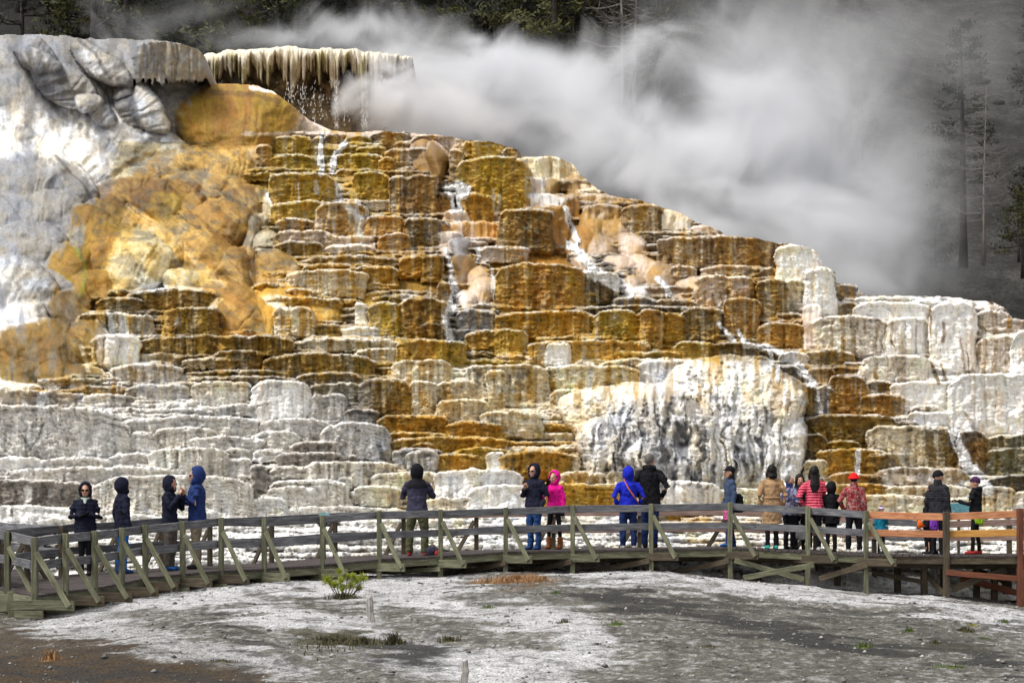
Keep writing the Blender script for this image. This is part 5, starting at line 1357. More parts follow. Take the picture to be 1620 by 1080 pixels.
        bm = bmesh.new(); tube_into(bm, [L(-.09, -.01, 1.45) + sk(1.45), L(-.09, .07, 1.46) + sk(1.45), L(0, .105, 1.46) + sk(1.45), L(.09, .07, 1.46) + sk(1.45), L(.09, -.01, 1.45) + sk(1.45)], [.035 * s, .045 * s, .06 * s, .045 * s, .035 * s], 10); ball_into(bm, L(0, .10, 1.40) + sk(1.4), (.075 * s, .05 * s, .09 * s), 10); link('hood', remeshed('hood', bm, .013, 2, .005, 0, sd), hm, root, smooth=True)
    if hair in ('short', 'grey', 'bald'):
        bm = bmesh.new(); ball_into(bm, hp(0, .026, .030), tuple(a * hS for a in ((.079, .088, .096))), 18, ht)
        for v in list(bm.verts):
            d = ht.inverted() @ (v.co - HC)
            if (d.y < -.035 * s and d.z < .065 * s) or d.z < -.06 * s or (hair == 'bald' and d.z > .098 * s and d.y > -.1 * s): bm.verts.remove(v)
        link('hair', bm_mesh('hair', bm), M_HAIRG if hair != 'short' else M_HAIRB, root, smooth=True)
    elif hair in ('long', 'bob'):
        bm = bmesh.new(); ball_into(bm, hp(0, .024, .030), tuple(a * hS for a in (.092, .100, .110)), 16, ht); low = -.36 if hair == 'long' else -.10
        tube_into(bm, [hp(0, .045, .03), hp(0, .075, -.09), hp(0, .12, (low - .09) / 2), hp(0, .13, low)], [(.085 * s, .05 * s), (.095 * s, .045 * s), (.105 * s, .038 * s), (.06 * s, .02 * s)] if hair == 'long' else [(.085 * s, .06 * s), (.10 * s, .055 * s), (.09 * s, .05 * s), (.055 * s, .03 * s)], 14, side=tuple(ht @ Vector((1, 0, 0))))
        for q in (-1, 1): tube_into(bm, [hp(q * .07, -.02, .05), hp(q * .088, -.015, -.05), hp(q * .085, .0, -.13)], [.025 * s, .028 * s, .015 * s], 8)
        link('hair', remeshed('hair', bm, .012, 2, .004, 0, sd), M_HAIRB, root, smooth=True)
    if hat:
        kind, hmt = hat; bm = bmesh.new()
        bmesh.ops.create_uvsphere(bm, u_segments=20, v_segments=14, radius=1, matrix=Matrix.Translation(HC + L(0, .014, .035)) @ ht.to_4x4() @ Matrix.Diagonal((.089 * hS, .104 * hS, .104 * hS, 1)))
        for v in list(bm.verts):
            d = ht.inverted() @ (v.co - HC); cut = .030 if kind != 'beanie' else .012 - d.y * .35
            if d.z < cut * s: bm.verts.remove(v)
        o = link('hat', bm_mesh('hat', bm), hmt, root, smooth=True); o.modifiers.new('thick', 'SOLIDIFY').thickness = .012
        if kind == 'cap':
            bm = bmesh.new(); tube_into(bm, [hp(0, -.07, .045), hp(0, -.12, .048), hp(0, -.175, .036)], [(.075 * s, .008 * s), (.068 * s, .008 * s), (.03 * s, .006 * s)], 14, side=tuple(ht @ Vector((1, 0, 0)))); link('brim', bm_mesh('brim', bm), hmt, o, smooth=True)
        if kind == 'brim':
            bm = bmesh.new(); tube_into(bm, [HC + L(0, .01, .075), HC + L(0, .01, .035), HC + L(0, .01, .015)], [(.093 * hS, .107 * hS), (.108 * hS, .122 * hS), (.122 * hS, .136 * hS)], 24, side=(1, 0, 0), cap=False); b2 = link('brim', bm_mesh('brim', bm), hmt, o, smooth=True); b2.modifiers.new('thick', 'SOLIDIFY').thickness = .012
        if kind == 'pom': bm = bmesh.new(); ball_into(bm, hp(0, .02, .15), .028 * s, 10); link('pompom', bm_mesh('pompom', bm), M_VIOL, o, smooth=True)
        if kind in ('beanie', 'pom'):
            bm = bmesh.new(); tube_into(bm, [hp(0, .008, .022), hp(0, .010, .055)], [(.093 * hS, .107 * hS), (.092 * hS, .106 * hS)], 22, side=tuple(ht @ Vector((1, 0, 0))), cap=False); b2 = link('cuff', bm_mesh('cuff', bm), hmt, o, smooth=True); b2.modifiers.new('thick', 'SOLIDIFY').thickness = .01
    if abs(((face + headturn + 180) % 360) - 180) < 125:
        for q in (-1, 1): bm = bmesh.new(); ball_into(bm, hp(q * .032, -.074, .004), (.014 * s, .010 * s, .007 * s), 8); link('eye', bm_mesh('eye', bm), M_EYE, root)
        bm = bmesh.new(); ball_into(bm, hp(0, -.080, -.058), (.024 * s, .010 * s, .0075 * s), 8); link('mouth', bm_mesh('mouth', bm), M_LIP, root)
        if glasses:
            bm = bmesh.new()
            for q in (-1, 1): ball_into(bm, hp(q * .035, -.092, .004), (.032 * s, .010 * s, .022 * s), 10)
            tube_into(bm, [hp(-.075, -.03, .01), hp(-.06, -.088, .012), hp(.06, -.088, .012), hp(.075, -.03, .01)], [.005 * s] * 4, 6); link('sunglasses', bm_mesh('sunglasses', bm), M_GLASS, root, smooth=True)
    return root, s, [root.matrix_basis @ w for w in wr], [root.matrix_basis @ w for w in shs]

def W3(root, x, y, z): return Matrix.Translation(root.location) @ Matrix.Rotation(root.rotation_euler.z, 4, 'Z') @ Vector((x, y, z))
def thing_mesh(name, bm, mat, label, cat, group=None, smooth=True):
    me = bm_mesh(name, bm); c = sum((v.co for v in me.vertices), Vector()) / len(me.vertices); c.z = min(v.co.z for v in me.vertices)
    for v in me.vertices: v.co -= c
    return tag(link(name, me, mat, loc=c, smooth=smooth), label, cat, group)

person(135, .78, 761, 8, 'woman in long black quilted coat, sunglasses and pale scarf, arms folded, at the left', M_NAVYK, (M_BLACK, .85), ('crossed', 'crossed'), hood='up', fat=1.16, hem=.40, ribs=.075, glove=True, glasses=True, scarf=M_SCARF, stance=.07)
person(194, .66, 754, 128, 'person in a black hooded jacket and bright blue trousers turned toward the terrace', M_NAVYK, (M_BRBLUE, .92), ('down', 'down'), hood='up', fat=1.05, shoes=M_SHOEB, ribs=0)
person(269, .55, 751, 72, 'person in black hooded jacket and grey brown trousers holding hands up to the face', M_NAVYK, (M_GREYP, 1.1), ('face', 'face'), hood='up', fat=1.08, headturn=10, shoes=M_SHOEB, hem=.45)
person(311, .5, 737, -78, 'tall man in a navy blue hooded jacket and khaki trousers facing left', M_NAVY, (M_KHAKI, 1.12), ('out', 'chest'), hood='up', fat=1.18, glove=True, glasses=True, hem=.47)
person(660, .4, 733, 176, 'person in dark hooded jacket and olive trousers photographing the terrace', M_PURPB, (M_OLIVEP, 1.18), ('cam', 'cam'), hood='up', hoodm=M_BLACK, yoke=M_BLACK, fat=1.14, hem=.49, stance=.15, shoes=M_REDS)
r6 = person(845, .45, 732, -38, 'smiling man in a black hooded jacket, sunglasses and blue jeans', M_NAVYK, (M_JEAN, 1.05), ('chest', 'hips'), hood='up', fat=1.2, glasses=True, hem=.50, shoes=M_JEAN, stance=.10)
person(877, .62, 743, -30, 'woman in magenta hooded jacket, black leggings and tan boots', M_MAG, (M_BLACK, .72), ('face', 'down'), hood='up', fat=.98, hem=.53, glove=True, boots=M_BOOT, stance=.14)
r8 = person(994, .4, 737, 184, 'person in royal blue hooded coat and jeans seen from behind', M_ROYAL, (M_DJEAN, 1.15), ('pocket', 'pocket'), hood='up', fat=1.18, hem=.46, shoes=M_SHOEW, stance=.12)
person(1028, .62, 717, 168, 'tall grey haired man in black jacket and jeans seen from behind', M_BLACK, (M_DJEAN, 1.05), ('pocket', 'pocket'), hood='down', hair='grey', fat=1.14, hem=.46, headturn=-15)
r10 = person(1155, .5, 736, -82, 'man in a black cap and slate blue jacket walking left with a backpack', M_SLATE, (M_NAVY, .95), ('bag', 'down'), hat=('cap', M_BLACK), hair='short', fat=1.0, shoes=M_SHOEB, stride=.16, collar=M_BLACK)
person(1221, .38, 736, 183, 'person with curly black hair in a long camel coat seen from behind', M_TAN, (M_BLACK, .9), ('hips', 'hips'), hair='bob', fat=1.12, hem=.30, collar=M_TAN, belt=M_TAN, shoes=M_TURQ)
person(1249, .66, 752, 140, 'man with short grey hair in a navy jacket behind the camel coat', M_BLUEW, (M_BLACK, 1.0), ('hips', 'fwd'), hair='grey', fat=1.05, headturn=-40, collar=M_NAVY)
r13 = person(1265, .86, 750, 6, 'smiling dark haired woman facing the camera beside the pink jacket', M_NAVYK, (M_BLACK, .9), ('chest', 'down'), hair='long', fat=.95, hem=.42)
person(1288, .42, 738, 178, 'woman with long straight black hair in a pink quilted jacket seen from behind', M_STRIPE, (M_BLACK, .9), ('chest', 'pocket'), hair='long', fat=1.08, ribs=.062, hem=.48, shoes=M_SHOEW)
person(1315, .5, 760, 182, 'person in long black hooded coat seen from behind, between pink jacket and red hat', M_BLACK, (M_BLACK, .9), ('hips', 'hips'), hood='up', fat=1.1, hem=.40)
person(1351, .5, 747, 172, 'person in a bright red hat and red patterned jacket with black trousers', M_REDPAT, (M_BLACK, 1.0), ('down', 'pocket'), hat=('brim', M_RED), hair='short', fat=1.05, hem=.45, shoes=M_SHOEW, collar=M_REDPAT, stance=.12)
r17 = person(1394, .62, 800, 20, 'small child in a teal jacket and a striped white and purple bobble hat', M_TEAL, (M_BLACK, .9), ('down', 'hips'), hat=('pom', striped('white_purple_knit', (.75, .75, .78), (.12, .05, .30), 140.0)), hair='short', fat=1.2, scarf=cloth('lilac_cloth', (.45, .30, .65)))
r18 = person(1468, .66, 785, -70, 'child in black hat partly hidden by the man in the quilted jacket', M_BLACK, (M_BLACK, .9), ('fwd', 'fwd'), hat=('beanie', M_BLACK), hair='short', fat=1.1)
r19 = person(1484, .42, 743, 140, 'man in a charcoal quilted jacket and black knitted hat turned to the right', M_GREYK, (M_BLACK, .95), ('down', 'down'), hat=('beanie', M_BLACK), fat=1.12, ribs=.055, headturn=-45, collar=M_GREYK, hem=.47)
r20 = person(1543, .45, 753, -118, 'woman in a black jacket, black leggings and a purple knitted hat', M_BLACK, (M_BLACK, .74), ('down', 'out'), hat=('beanie', M_PUR), hood='down', fat=1.08, hem=.50, glove=True, shoes=M_REDS, stance=.11, headturn=25, stride=.1)

# carried things
def bag(name, c, size, mat, label, cat, rot=0, parts=(), soft=.35, strap=None):
    root = empty(name, c, R(rot)); tag(root, label, cat); a, b, h = size; bm = bmesh.new()
    tube_into(bm, [(0, 0, 0), (0, 0, h * .08), (0, 0, h * .45), (0, 0, h * .85), (0, 0, h)], [(a * .38, b * .38), (a * .5, b * .5), (a * .52, b * .55), (a * .42, b * .42), (a * .2, b * .2)], 14, side=(1, 0, 0)); link('bag_body', remeshed('bag_body', bm, .012, 1, .008, 0, int(c[0] * 50) % 97), mat, root, smooth=True)
    for nm, m_, pts, r_ in parts: bm = bmesh.new(); tube_into(bm, pts, [r_] * len(pts), 6); link(nm, bm_mesh(nm, bm), m_, root, smooth=True)
    return root
q = W3(r10[0], .0, .20, .78); bag('backpack', q, (.28, .22, .42), M_BLACK, 'black backpack on the back of the man in the cap', 'backpack', -82, [('strap', M_BLACK, [(-.1, -.10, .36), (-.12, -.26, .44), (-.12, -.32, .30), (-.1, -.12, .06)], .015), ('zip_tag', M_LIME, [(.05, .11, .30), (.07, .13, .20)], .008)])
q = W3(r10[0], .16, -.10, .60); bag('handbag', q, (.36, .16, .22), M_PINKB, 'pink patterned bag carried by the man in the cap', 'bag', -70, [('handle', M_BLACK, [(-.08, 0, .2), (-.04, 0, .32), (.04, 0, .32), (.08, 0, .2)], .01)])
q = deck_point(684, .3); bag('camera_bag', q, (.30, .2, .19), M_PURPB, 'dark camera bag on the deck at the feet of the photographer', 'bag', 10, [('handle', M_BLACK, [(-.08, 0, .17), (0, 0, .24), (.08, 0, .17)], .01)])
q = deck_point(692, .22); bag('pouch', q, (.12, .1, .10), M_REDS, 'small red pouch beside the dark camera bag', 'pouch', 0)
q = W3(r20[0], -.02, .10, .80); bag('waist_bag', W3(r20[0], .14, .12, .66), (.20, .14, .24), M_LIME, 'lime green bag at the hip of the woman in the purple hat', 'bag', 0, [('strap', M_BLACK, [(-.1, 0, .2), (0, 0, .30), (.1, 0, .2)], .012)])
q = W3(r13[0], .02, -.06, .22); bag('shopping_bag', q, (.26, .12, .34), M_PLASTIC, 'white plastic bag hanging between the navy coat and the pink jacket', 'bag', 20, [('handle', M_PLASTIC, [(-.05, 0, .32), (0, 0, .52), (.05, 0, .32)], .01)])
q = P(1478, 838, 41.6); bag('drawstring_bag', q, (.20, .12, .26), M_VIOL, 'violet drawstring bag between the child and the man in the quilted jacket', 'bag', 0)
bm = bmesh.new(); a = P(1452, 837, 41.4)
vv_ = [P(1450, 838, 41.3), P(1464, 832, 41.3), P(1453, 820, 41.3)]; f_ = [bm.verts.new(p) for p in vv_]; k_ = [bm.verts.new(p + Vector((0, .03, 0))) for p in vv_]; bm.faces.new(f_); bm.faces.new(k_[::-1])
for i in range(3): bm.faces.new((f_[i], k_[i], k_[(i + 1) % 3], f_[(i + 1) % 3]))
thing_mesh('flag', bm, M_ORN, 'small orange three cornered flag carried by the child in the black hat', 'flag')
# crossed strap of the royal blue coat
R8 = r8[0]; s8 = r8[1]; bm = bmesh.new()
pts = [W3(R8, x * s8, y * s8, z * s8) for x, y, z in ((.10, .02, 1.50), (.09, .125, 1.43), (.02, .172, 1.28), (-.08, .178, 1.14), (-.17, .150, 1.02), (-.215, .06, .96))]
tube_into(bm, pts, [(.006, .018)] * 6, 6); thing_mesh('bag_strap', bm, M_ORANGE, 'orange leather strap slung across the back of the royal blue coat', 'strap')
# ------------------------------------------------------------ hanging canopy ledge with stalactites
def canopy():
    rg = np.random.RandomState(12); Yc = 80.0; us = np.arange(318, 652, .9)
    # profile of the lip: top line, drip bottom line; the curtain curves back at both ends
    top = np.interp(us, [318, 330, 400, 450, 500, 560, 630, 640, 652], [92, 84, 76, 73, 76, 79, 85, 87, 92]) + (vn(us / 6, 0 * us, 68) - .5) * 3.5 + (vn(us / 20, 0 * us, 69) - .5) * 4
    dr = vn(us / 7, 0 * us, 5) * .6 + vn(us / 3.2, 0 * us, 6) * .4
    env = np.interp(us, [318, 345, 370, 400, 430, 470, 510, 545, 590, 600, 625, 640, 652], [30, 50, 62, 66, 58, 76, 80, 66, 78, 84, 66, 48, 16])
    dr2 = vn(us / 2.1, 0 * us, 66); env = env * (.5 + .85 * vn(us / 19, 0 * us, 67)); bot = top + env * (.38 + 1.0 * np.clip(dr - .2, 0, 1) ** 1.2 + .28 * dr2 * (dr2 > .45))
    s = (us - 486) / 166; Yl = Yc + 3.2 * (np.clip(np.abs(s), 0, .999) ** 3.0) + (vn(us / 14, 0 * us, 8) - .5) * .5
    nv = 60; tt = np.linspace(0, 1, nv)
    T, Sx = np.meshgrid(tt, us, indexing='ij'); TP = top[None]; BT = bot[None]
    vpx = TP + (BT - TP) * T ** 1.0
    fl = np.abs(vn(Sx / 4.2, vpx / 60, 9) - .5) * 2; fl2 = np.abs(vn(Sx / 11, vpx / 80, 10) - .5) * 2
    Yf = Yl[None] + .55 * T ** 1.6 - .35 * np.sin(np.pi * np.clip(T * 1.4, 0, 1)) - .26 * fl - .3 * fl2 * (1 - T * .3) + .45 * (np.clip(1 - T * 9, 0, 1)) ** 2
    X = (Sx - CU) * Yf / FP; Z_ = EYE + (CV - vpx) * Yf / FP
    F1 = np.stack([X, Yf, Z_], -1)
    n1 = len(us); V1 = F1.reshape(-1, 3)
    # back: roof going back, and the inner side of the curtain
    BK = F1[::-1].copy(); BK[..., 1] += .35 + .9 * T[::-1] * 0 + .25
    ROOF = np.stack([F1[0].copy() + (0, .6, .12), F1[0].copy() + (0, 4.5, -.1)], 0)
    V_ = np.concatenate([V1, BK.reshape(-1, 3), ROOF.reshape(-1, 3)]); tot = 2 * nv + 2
    idx = np.arange(tot * n1).reshape(tot, n1); order = np.concatenate([np.arange(0, nv), np.arange(nv, 2 * nv)])
    FS = []
    for a, b in zip(order[:-1], order[1:]): FS.append(np.stack([idx[a, :-1], idx[b, :-1], idx[b, 1:], idx[a, 1:]], -1))
    FS.append(np.stack([idx[2 * nv, :-1], idx[0, :-1], idx[0, 1:], idx[2 * nv, 1:]], -1)); FS.append(np.stack([idx[2 * nv + 1, :-1], idx[2 * nv, :-1], idx[2 * nv, 1:], idx[2 * nv + 1, 1:]], -1))
    me = mesh_np('dripping_ledge', V_, np.concatenate(FS))
    st = vn(Sx / 5, vpx / 55, 21) * .6 + fbm(Sx / 6, vpx / 16, 22, 3) * .4; c = np.broadcast_to(np.array([.84, .77, .64]), Sx.shape + (3,)).copy()
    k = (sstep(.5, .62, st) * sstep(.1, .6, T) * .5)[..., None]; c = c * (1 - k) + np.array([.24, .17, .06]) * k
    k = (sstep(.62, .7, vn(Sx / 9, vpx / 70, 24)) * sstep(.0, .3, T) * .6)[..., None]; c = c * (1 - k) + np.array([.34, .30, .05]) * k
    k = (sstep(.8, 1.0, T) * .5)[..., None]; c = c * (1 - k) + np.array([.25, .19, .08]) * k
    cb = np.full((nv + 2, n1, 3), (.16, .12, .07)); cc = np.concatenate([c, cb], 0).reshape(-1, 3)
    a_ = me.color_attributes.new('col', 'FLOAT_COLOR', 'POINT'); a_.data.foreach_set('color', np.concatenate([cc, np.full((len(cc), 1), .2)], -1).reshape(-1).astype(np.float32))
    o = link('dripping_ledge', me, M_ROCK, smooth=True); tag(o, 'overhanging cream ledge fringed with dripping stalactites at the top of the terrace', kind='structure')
    # wall of the grotto behind
    us2 = np.arange(335, 640, 3.0); vs2 = np.arange(84, 232, 3.0); A, B = np.meshgrid(us2, vs2); s2 = (A - 486) / 166
    Y2 = 82.6 + 2.2 * np.abs(s2) ** 2.4 + (fbm(A / 26, B / 26, 41, 4) - .5) * 1.6 + (B - 84) / 150 * -1.2
    g = np.stack([(A - CU) * Y2 / FP, Y2, EYE + (CV - B) * Y2 / FP], -1); id2 = np.arange(A.size).reshape(A.shape); f2 = np.stack([id2[:-1, :-1], id2[1:, :-1], id2[1:, 1:], id2[:-1, 1:]], -1).reshape(-1, 4)
    f2 = f2[(((A > 350) & (A < 600 + (fbm(B / 20, B / 20, 4) - .5) * 40)))[:-1, :-1].reshape(-1)]
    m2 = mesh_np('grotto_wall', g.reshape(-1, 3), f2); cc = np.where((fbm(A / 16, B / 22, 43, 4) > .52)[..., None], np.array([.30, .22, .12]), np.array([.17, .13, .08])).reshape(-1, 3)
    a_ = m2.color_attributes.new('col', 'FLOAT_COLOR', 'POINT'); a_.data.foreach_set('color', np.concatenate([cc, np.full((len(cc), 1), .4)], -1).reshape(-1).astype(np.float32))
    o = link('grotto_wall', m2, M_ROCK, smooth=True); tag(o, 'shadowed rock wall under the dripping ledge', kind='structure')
    # falling drops
    V3 = []; F3 = []
    for (u0, v0, v1, n, sp) in ((532, 128, 204, 110, 2.2), (496, 140, 195, 30, 2), (574, 140, 204, 60, 1.6), (579, 148, 204, 60, 1.6), (545, 145, 200, 22, 1), (480, 140, 180, 40, 3), (460, 140, 172, 30, 5), (508, 150, 190, 25, 2), (610, 118, 150, 14, 3), (470, 130, 180, 60, 26), (540, 140, 205, 50, 34)):
        for i in range(n):
            a = u0 + rg.normal() * sp; b = rg.uniform(v0, v1); p = P(a, b, 79.4 + rg.uniform(-.3, .5)); r = rg.uniform(.007, .018); l = rg.uniform(.04, .16); k = len(V3)
            V3 += [p + Vector((0, 0, l)), p + Vector((r, -r * .3, 0)), p + Vector((-r * .5, r, 0)), p + Vector((-r * .5, -r, 0)), p + Vector((0, 0, -r * 1.4))]; F3 += [(k, k + 1, k + 2), (k, k + 2, k + 3), (k, k + 3, k + 1), (k + 4, k + 2, k + 1), (k + 4, k + 3, k + 2), (k + 4, k + 1, k + 3)]
    me = bpy.data.meshes.new('water_drops'); me.from_pydata([tuple(v) for v in V3], [], F3); t = NT('water_drop'); o = link('water_drops', me, t.surf((.85, .85, .85), .15)); tag(o, 'drops of water falling from the stalactites', 'drops', kind='stuff')
canopy()

# ------------------------------------------------------------ the slope behind
def hill_z(X, Y):
    u = CU + X * FP / np.clip(Y, 60, 1e4); base = np.interp(u, [-600, 0, 330, 640, 900, 1100, 1300, 1500, 1620, 2400], [70, 66, 84, 110, 150, 230, 400, 480, 480, 470])
    zb = EYE + (CV - base) * 100 / FP - 1.0; sl = np.interp(u, [-600, 600, 1100, 1620, 2400], [.50, .52, .60, .62, .60])
    return zb - 2.5 * np.clip(97 - Y, 0, 99) + sl * (Y - 100) + 2.6 * (fbm(X / 22, Y / 22, 501, 4) - .5) + .8 * (fbm(X / 4, Y / 4, 502, 4) - .5)
hx = np.concatenate([np.linspace(-160, -45, 40), np.linspace(-44, 60, 420), np.linspace(61, 220, 60)]); hy = np.concatenate([np.arange(87, 190, .4), np.linspace(191, 420, 60)])
HX, HY = np.meshgrid(hx, hy); HZ = hill_z(HX, HY); hid = np.arange(HX.size).reshape(HX.shape); hf = np.stack([hid[:-1, :-1], hid[:-1, 1:], hid[1:, 1:], hid[1:, :-1]], -1).reshape(-1, 4)
hm = mesh_np('hillside', np.stack([HX, HY, HZ], -1).reshape(-1, 3), hf); t = NT('dark_scree'); v = t.coord((1, 1, 1)); n1 = t.noise(v, .55, 5, .7); n2 = t.noise(v, 4.5, 4, .75); nx_ = t.noise(v, .13, 2)
c = t.ramp(t.math('ADD', t.math('MULTIPLY', n1, .5), t.math('MULTIPLY', n2, .5)), [(.38, (.010, .010, .008)), (.48, (.03, .028, .024)), (.58, (.075, .072, .066)), (.68, (.14, .135, .13))])
sx_ = t.n('ShaderNodeSeparateXYZ', {0: v}); fx_ = t.n('ShaderNodeMapRange', {'Value': t.math('ADD', sx_.outputs[0], t.math('MULTIPLY', nx_, 10.0)), 'From Min': 14.0, 'From Max': 26.0}).outputs[0]; c = t.mix(fx_, t.ramp(n2, [(.4, (.004, .004, .003)), (.65, (.022, .020, .012))]), c)
M_SCREE = t.surf(c, .95, t.bump(t.math('ADD', n1, n2), 1.0, .5)); ho = link('hillside', hm, M_SCREE, smooth=True); tag(ho, 'steep dark scree slope behind the terrace', kind='structure')

# ------------------------------------------------------------ trees
t = NT('pine_bark'); n = t.noise(t.coord((6, 6, .9)), 3, 4); M_BARK = t.surf(t.ramp(n, [(.35, (.012, .010, .009)), (.6, (.05, .042, .036))]), .95, t.bump(n, .8, .05))
t = NT('bare_wood'); n = t.noise(t.coord((6, 6, .9)), 3, 4); M_BARE = t.surf(t.ramp(n, [(.35, (.07, .06, .055)), (.6, (.20, .18, .16))]), .9)
def needles_mat(nm, a, b):
    t = NT(nm); oi = t.n('ShaderNodeObjectInfo'); n = t.noise(t.coord((1, 1, 1)), .9, 3, .7); return t.surf(t.ramp(n, [(.35, a), (.62, b)]), .8)
M_NDARK = needles_mat('dark_needles', (.008, .011, .005), (.030, .036, .010)); M_NOLIVE = needles_mat('olive_needles', (.018, .020, .006), (.085, .085, .014))
def limbs_and_needles(seed, H, crown0, wid, dens, droop=.15, bare=False, nl=46):
    rg = random.Random(seed); bm = bmesh.new(); NV_ = []; NF_ = []
    def puff(c, r, n):
        for _ in range(n):
            d = Vector((rg.gauss(0, 1), rg.gauss(0, 1), rg.gauss(.15, .6))); p = c + d * r * .45; q = Vector((rg.gauss(0, 1), rg.gauss(0, 1), rg.gauss(0, 1))).normalized(); e = q.cross(Vector((rg.random(), rg.random(), .3))).normalized(); L = rg.uniform(.09, .22); w_ = L * .32; b = len(NV_)
            NV_.extend([p - q * L, p + e * w_, p + q * L, p - e * w_]); NF_.append((b, b + 1, b + 2, b + 3))
    for i in range(nl):
        z = H * (crown0 + (1 - crown0) * (i + rg.random()) / nl); f = (z / H - crown0) / (1 - crown0); L = wid * (1 - f) ** .7 * rg.uniform(.55, 1.1) + .3; a = rg.uniform(0, 6.283); d = Vector((math.cos(a), math.sin(a), rg.uniform(-droop, droop * 1.6)))
        s = Vector((0, 0, z)); m = s + d * L * .5 + Vector((0, 0, -.05 * L)); e = s + d * L + Vector((0, 0, rg.uniform(-.1, .25) * L)); r0 = .02 + .012 * L; tube_into(bm, [s, m, e], [r0, r0 * .7, r0 * .25], 5)
        nb = 3 if not bare else 5
        for k in range(nb):
            g = rg.uniform(.3, 1.0); o_ = (s.lerp(m, g * 2) if g < .5 else m.lerp(e, g * 2 - 1)); dd = (d + Vector((rg.uniform(-1, 1), rg.uniform(-1, 1), rg.uniform(-.2, .7)))).normalized() * L * rg.uniform(.2, .42); tube_into(bm, [o_, o_ + dd * .6 + Vector((0, 0, -.02)), o_ + dd], [r0 * .4, r0 * .3, r0 * .12], 4)
            if dens: puff(o_ + dd, .42, int(9 * dens))
        if dens:
            for k in range(4): g = .35 + .65 * k / 3; puff(m.lerp(e, g), .5, int(10 * dens))
    return bm, NV_, NF_
def tree_proto(seed, H, crown0, wid, dens, mat, bare=False, barkm=None, r=.22, nl=46, name='pine_tree'):
    root = empty(name, (0, 0, 0)); rg = random.Random(seed); bm = bmesh.new(); pts = []; rr = []
    lx, ly = rg.uniform(-.4, .4), rg.uniform(-.3, .3)
    for i in range(9): f = i / 8; pts.append((lx * f * f, ly * f * f, H * f - (.8 if i == 0 else 0))); rr.append(r * (1 - f * .88) * (1.2 if i == 0 else 1))
    tube_into(bm, pts, rr, 9); link('trunk', bm_mesh('trunk', bm), barkm or M_BARK, root, smooth=True)
    bm, NV_, NF_ = limbs_and_needles(seed, H, crown0, wid, dens, bare=bare, nl=nl); lm = bm_mesh('limbs', bm)
    link('limbs', lm, barkm or M_BARK, root)
    if dens: me = bpy.data.meshes.new('crown'); me.from_pydata([tuple(v) for v in NV_], [], NF_); link('crown', me, mat, root)
    return root
def copy_tree(o):
    c = o.copy(); COL.objects.link(c)
    for ch in o.children: d = ch.copy(); COL.objects.link(d); d.parent = c
    return c
PROT = {'dark': tree_proto(1, 13, .12, 2.6, 1.0, M_NDARK, nl=60), 'olive': tree_proto(2, 10, .06, 2.8, 1.2, M_NOLIVE, nl=56), 'tall': tree_proto(3, 17, .30, 2.6, .8, M_NDARK, nl=50, r=.3), 'bare': tree_proto(4, 11, .2, 2.3, 0, None, bare=True, barkm=M_BARE, r=.12, nl=44, name='dead_tree'),
        'shaggy': tree_proto(5, 9, .15, 2.4, .35, M_NDARK, bare=True, nl=52, r=.16), 'bush': tree_proto(6, 4, .02, 2.0, 1.6, M_NOLIVE, nl=34, r=.08)}
USED = set()
def plant_tree(kind, u, Y, sc, label, group=None, rz=None, cat=None, v=None):
    o = PROT[kind] if kind not in USED else copy_tree(PROT[kind]); USED.add(kind); X = (u - CU) * Y / FP; z = float(hill_z(np.array(X), np.array(float(Y)))) if v is None else EYE + (CV - v) * Y / FP
    o.location = (X, Y, z - .2); o.rotation_euler = (0, 0, rz if rz is not None else (u * 1.7) % 6.28); o.scale = (sc, sc, sc); tag(o, label, cat or ('dead tree' if kind == 'bare' else 'tree'), group); return o
rgt = random.Random(21); desc = {'dark': 'dense dark green pine', 'olive': 'bushy olive green pine', 'tall': 'tall dark pine with a bare lower trunk', 'shaggy': 'thin shaggy dark pine', 'bush': 'low olive bush'}
for row, (Y0, n, u0, u1) in enumerate(((104, 19, 20, 1080), (110, 19, -60, 1120), (118, 18, -40, 1140), (128, 15, 0, 1160))):
    for i in range(n):
        u = u0 + (u1 - u0) * (i + .5 + rgt.uniform(-.35, .35)) / n; kd = rgt.choice(['dark', 'dark', 'olive', 'tall', 'shaggy'] if row else ['olive', 'dark', 'tall', 'bush', 'olive', 'shaggy']); 
        plant_tree(kd, u, Y0 + rgt.uniform(-2, 3), rgt.uniform(.75, 1.15), desc[kd] + ' in the dark forest at the top', 'pines of the dark forest at the top', rgt.uniform(0, 6.28))
plant_tree('bush', 372, 97, .8, 'low yellow green bush in the mist just behind the dripping ledge', rz=1, v=78)
plant_tree('bare', 985, 101, 1.0, 'grey dead trunk with bare limbs in the steam, right of centre', 'dead trees in the steam', 0)
plant_tree('bare', 1003, 102, .9, 'pale snag standing close beside the grey dead trunk in the steam', 'dead trees in the steam', 2)
plant_tree('tall', 996, 105, 1.1, 'dark pine standing right behind the two snags in the steam')
plant_tree('tall', 1524, 100, .72, 'tall dark pine with few branches, left of the bare one at the right edge', rz=.4, v=400)
plant_tree('bare', 1556, 98, .78, 'bare branching pine against the grey scree at the right', rz=1.1, v=395)
plant_tree('shaggy', 1618, 99, .6, 'shaggy pine cut by the right edge of the picture', rz=2.0, v=420)
plant_tree('olive', 1612, 97, .36, 'small olive pine at the right edge below the bare tree', rz=2.2, v=400)
plant_tree('shaggy', 1480, 106, .42, 'dim shaggy pine at the lower right of the steam', rz=.1, v=425)
plant_tree('shaggy', 1365, 112, .45, 'faint pine inside the steam, left of the tall dark one', rz=1.9, v=240)
plant_tree('bare', 1232, 108, .5, 'ghostly bare tree lost in the steam above the white dome', 'dead trees in the steam', 1.4, v=275)
plant_tree('dark', 1640, 112, .6, 'dark pine high on the scree at the right edge', rz=1.4, v=200)
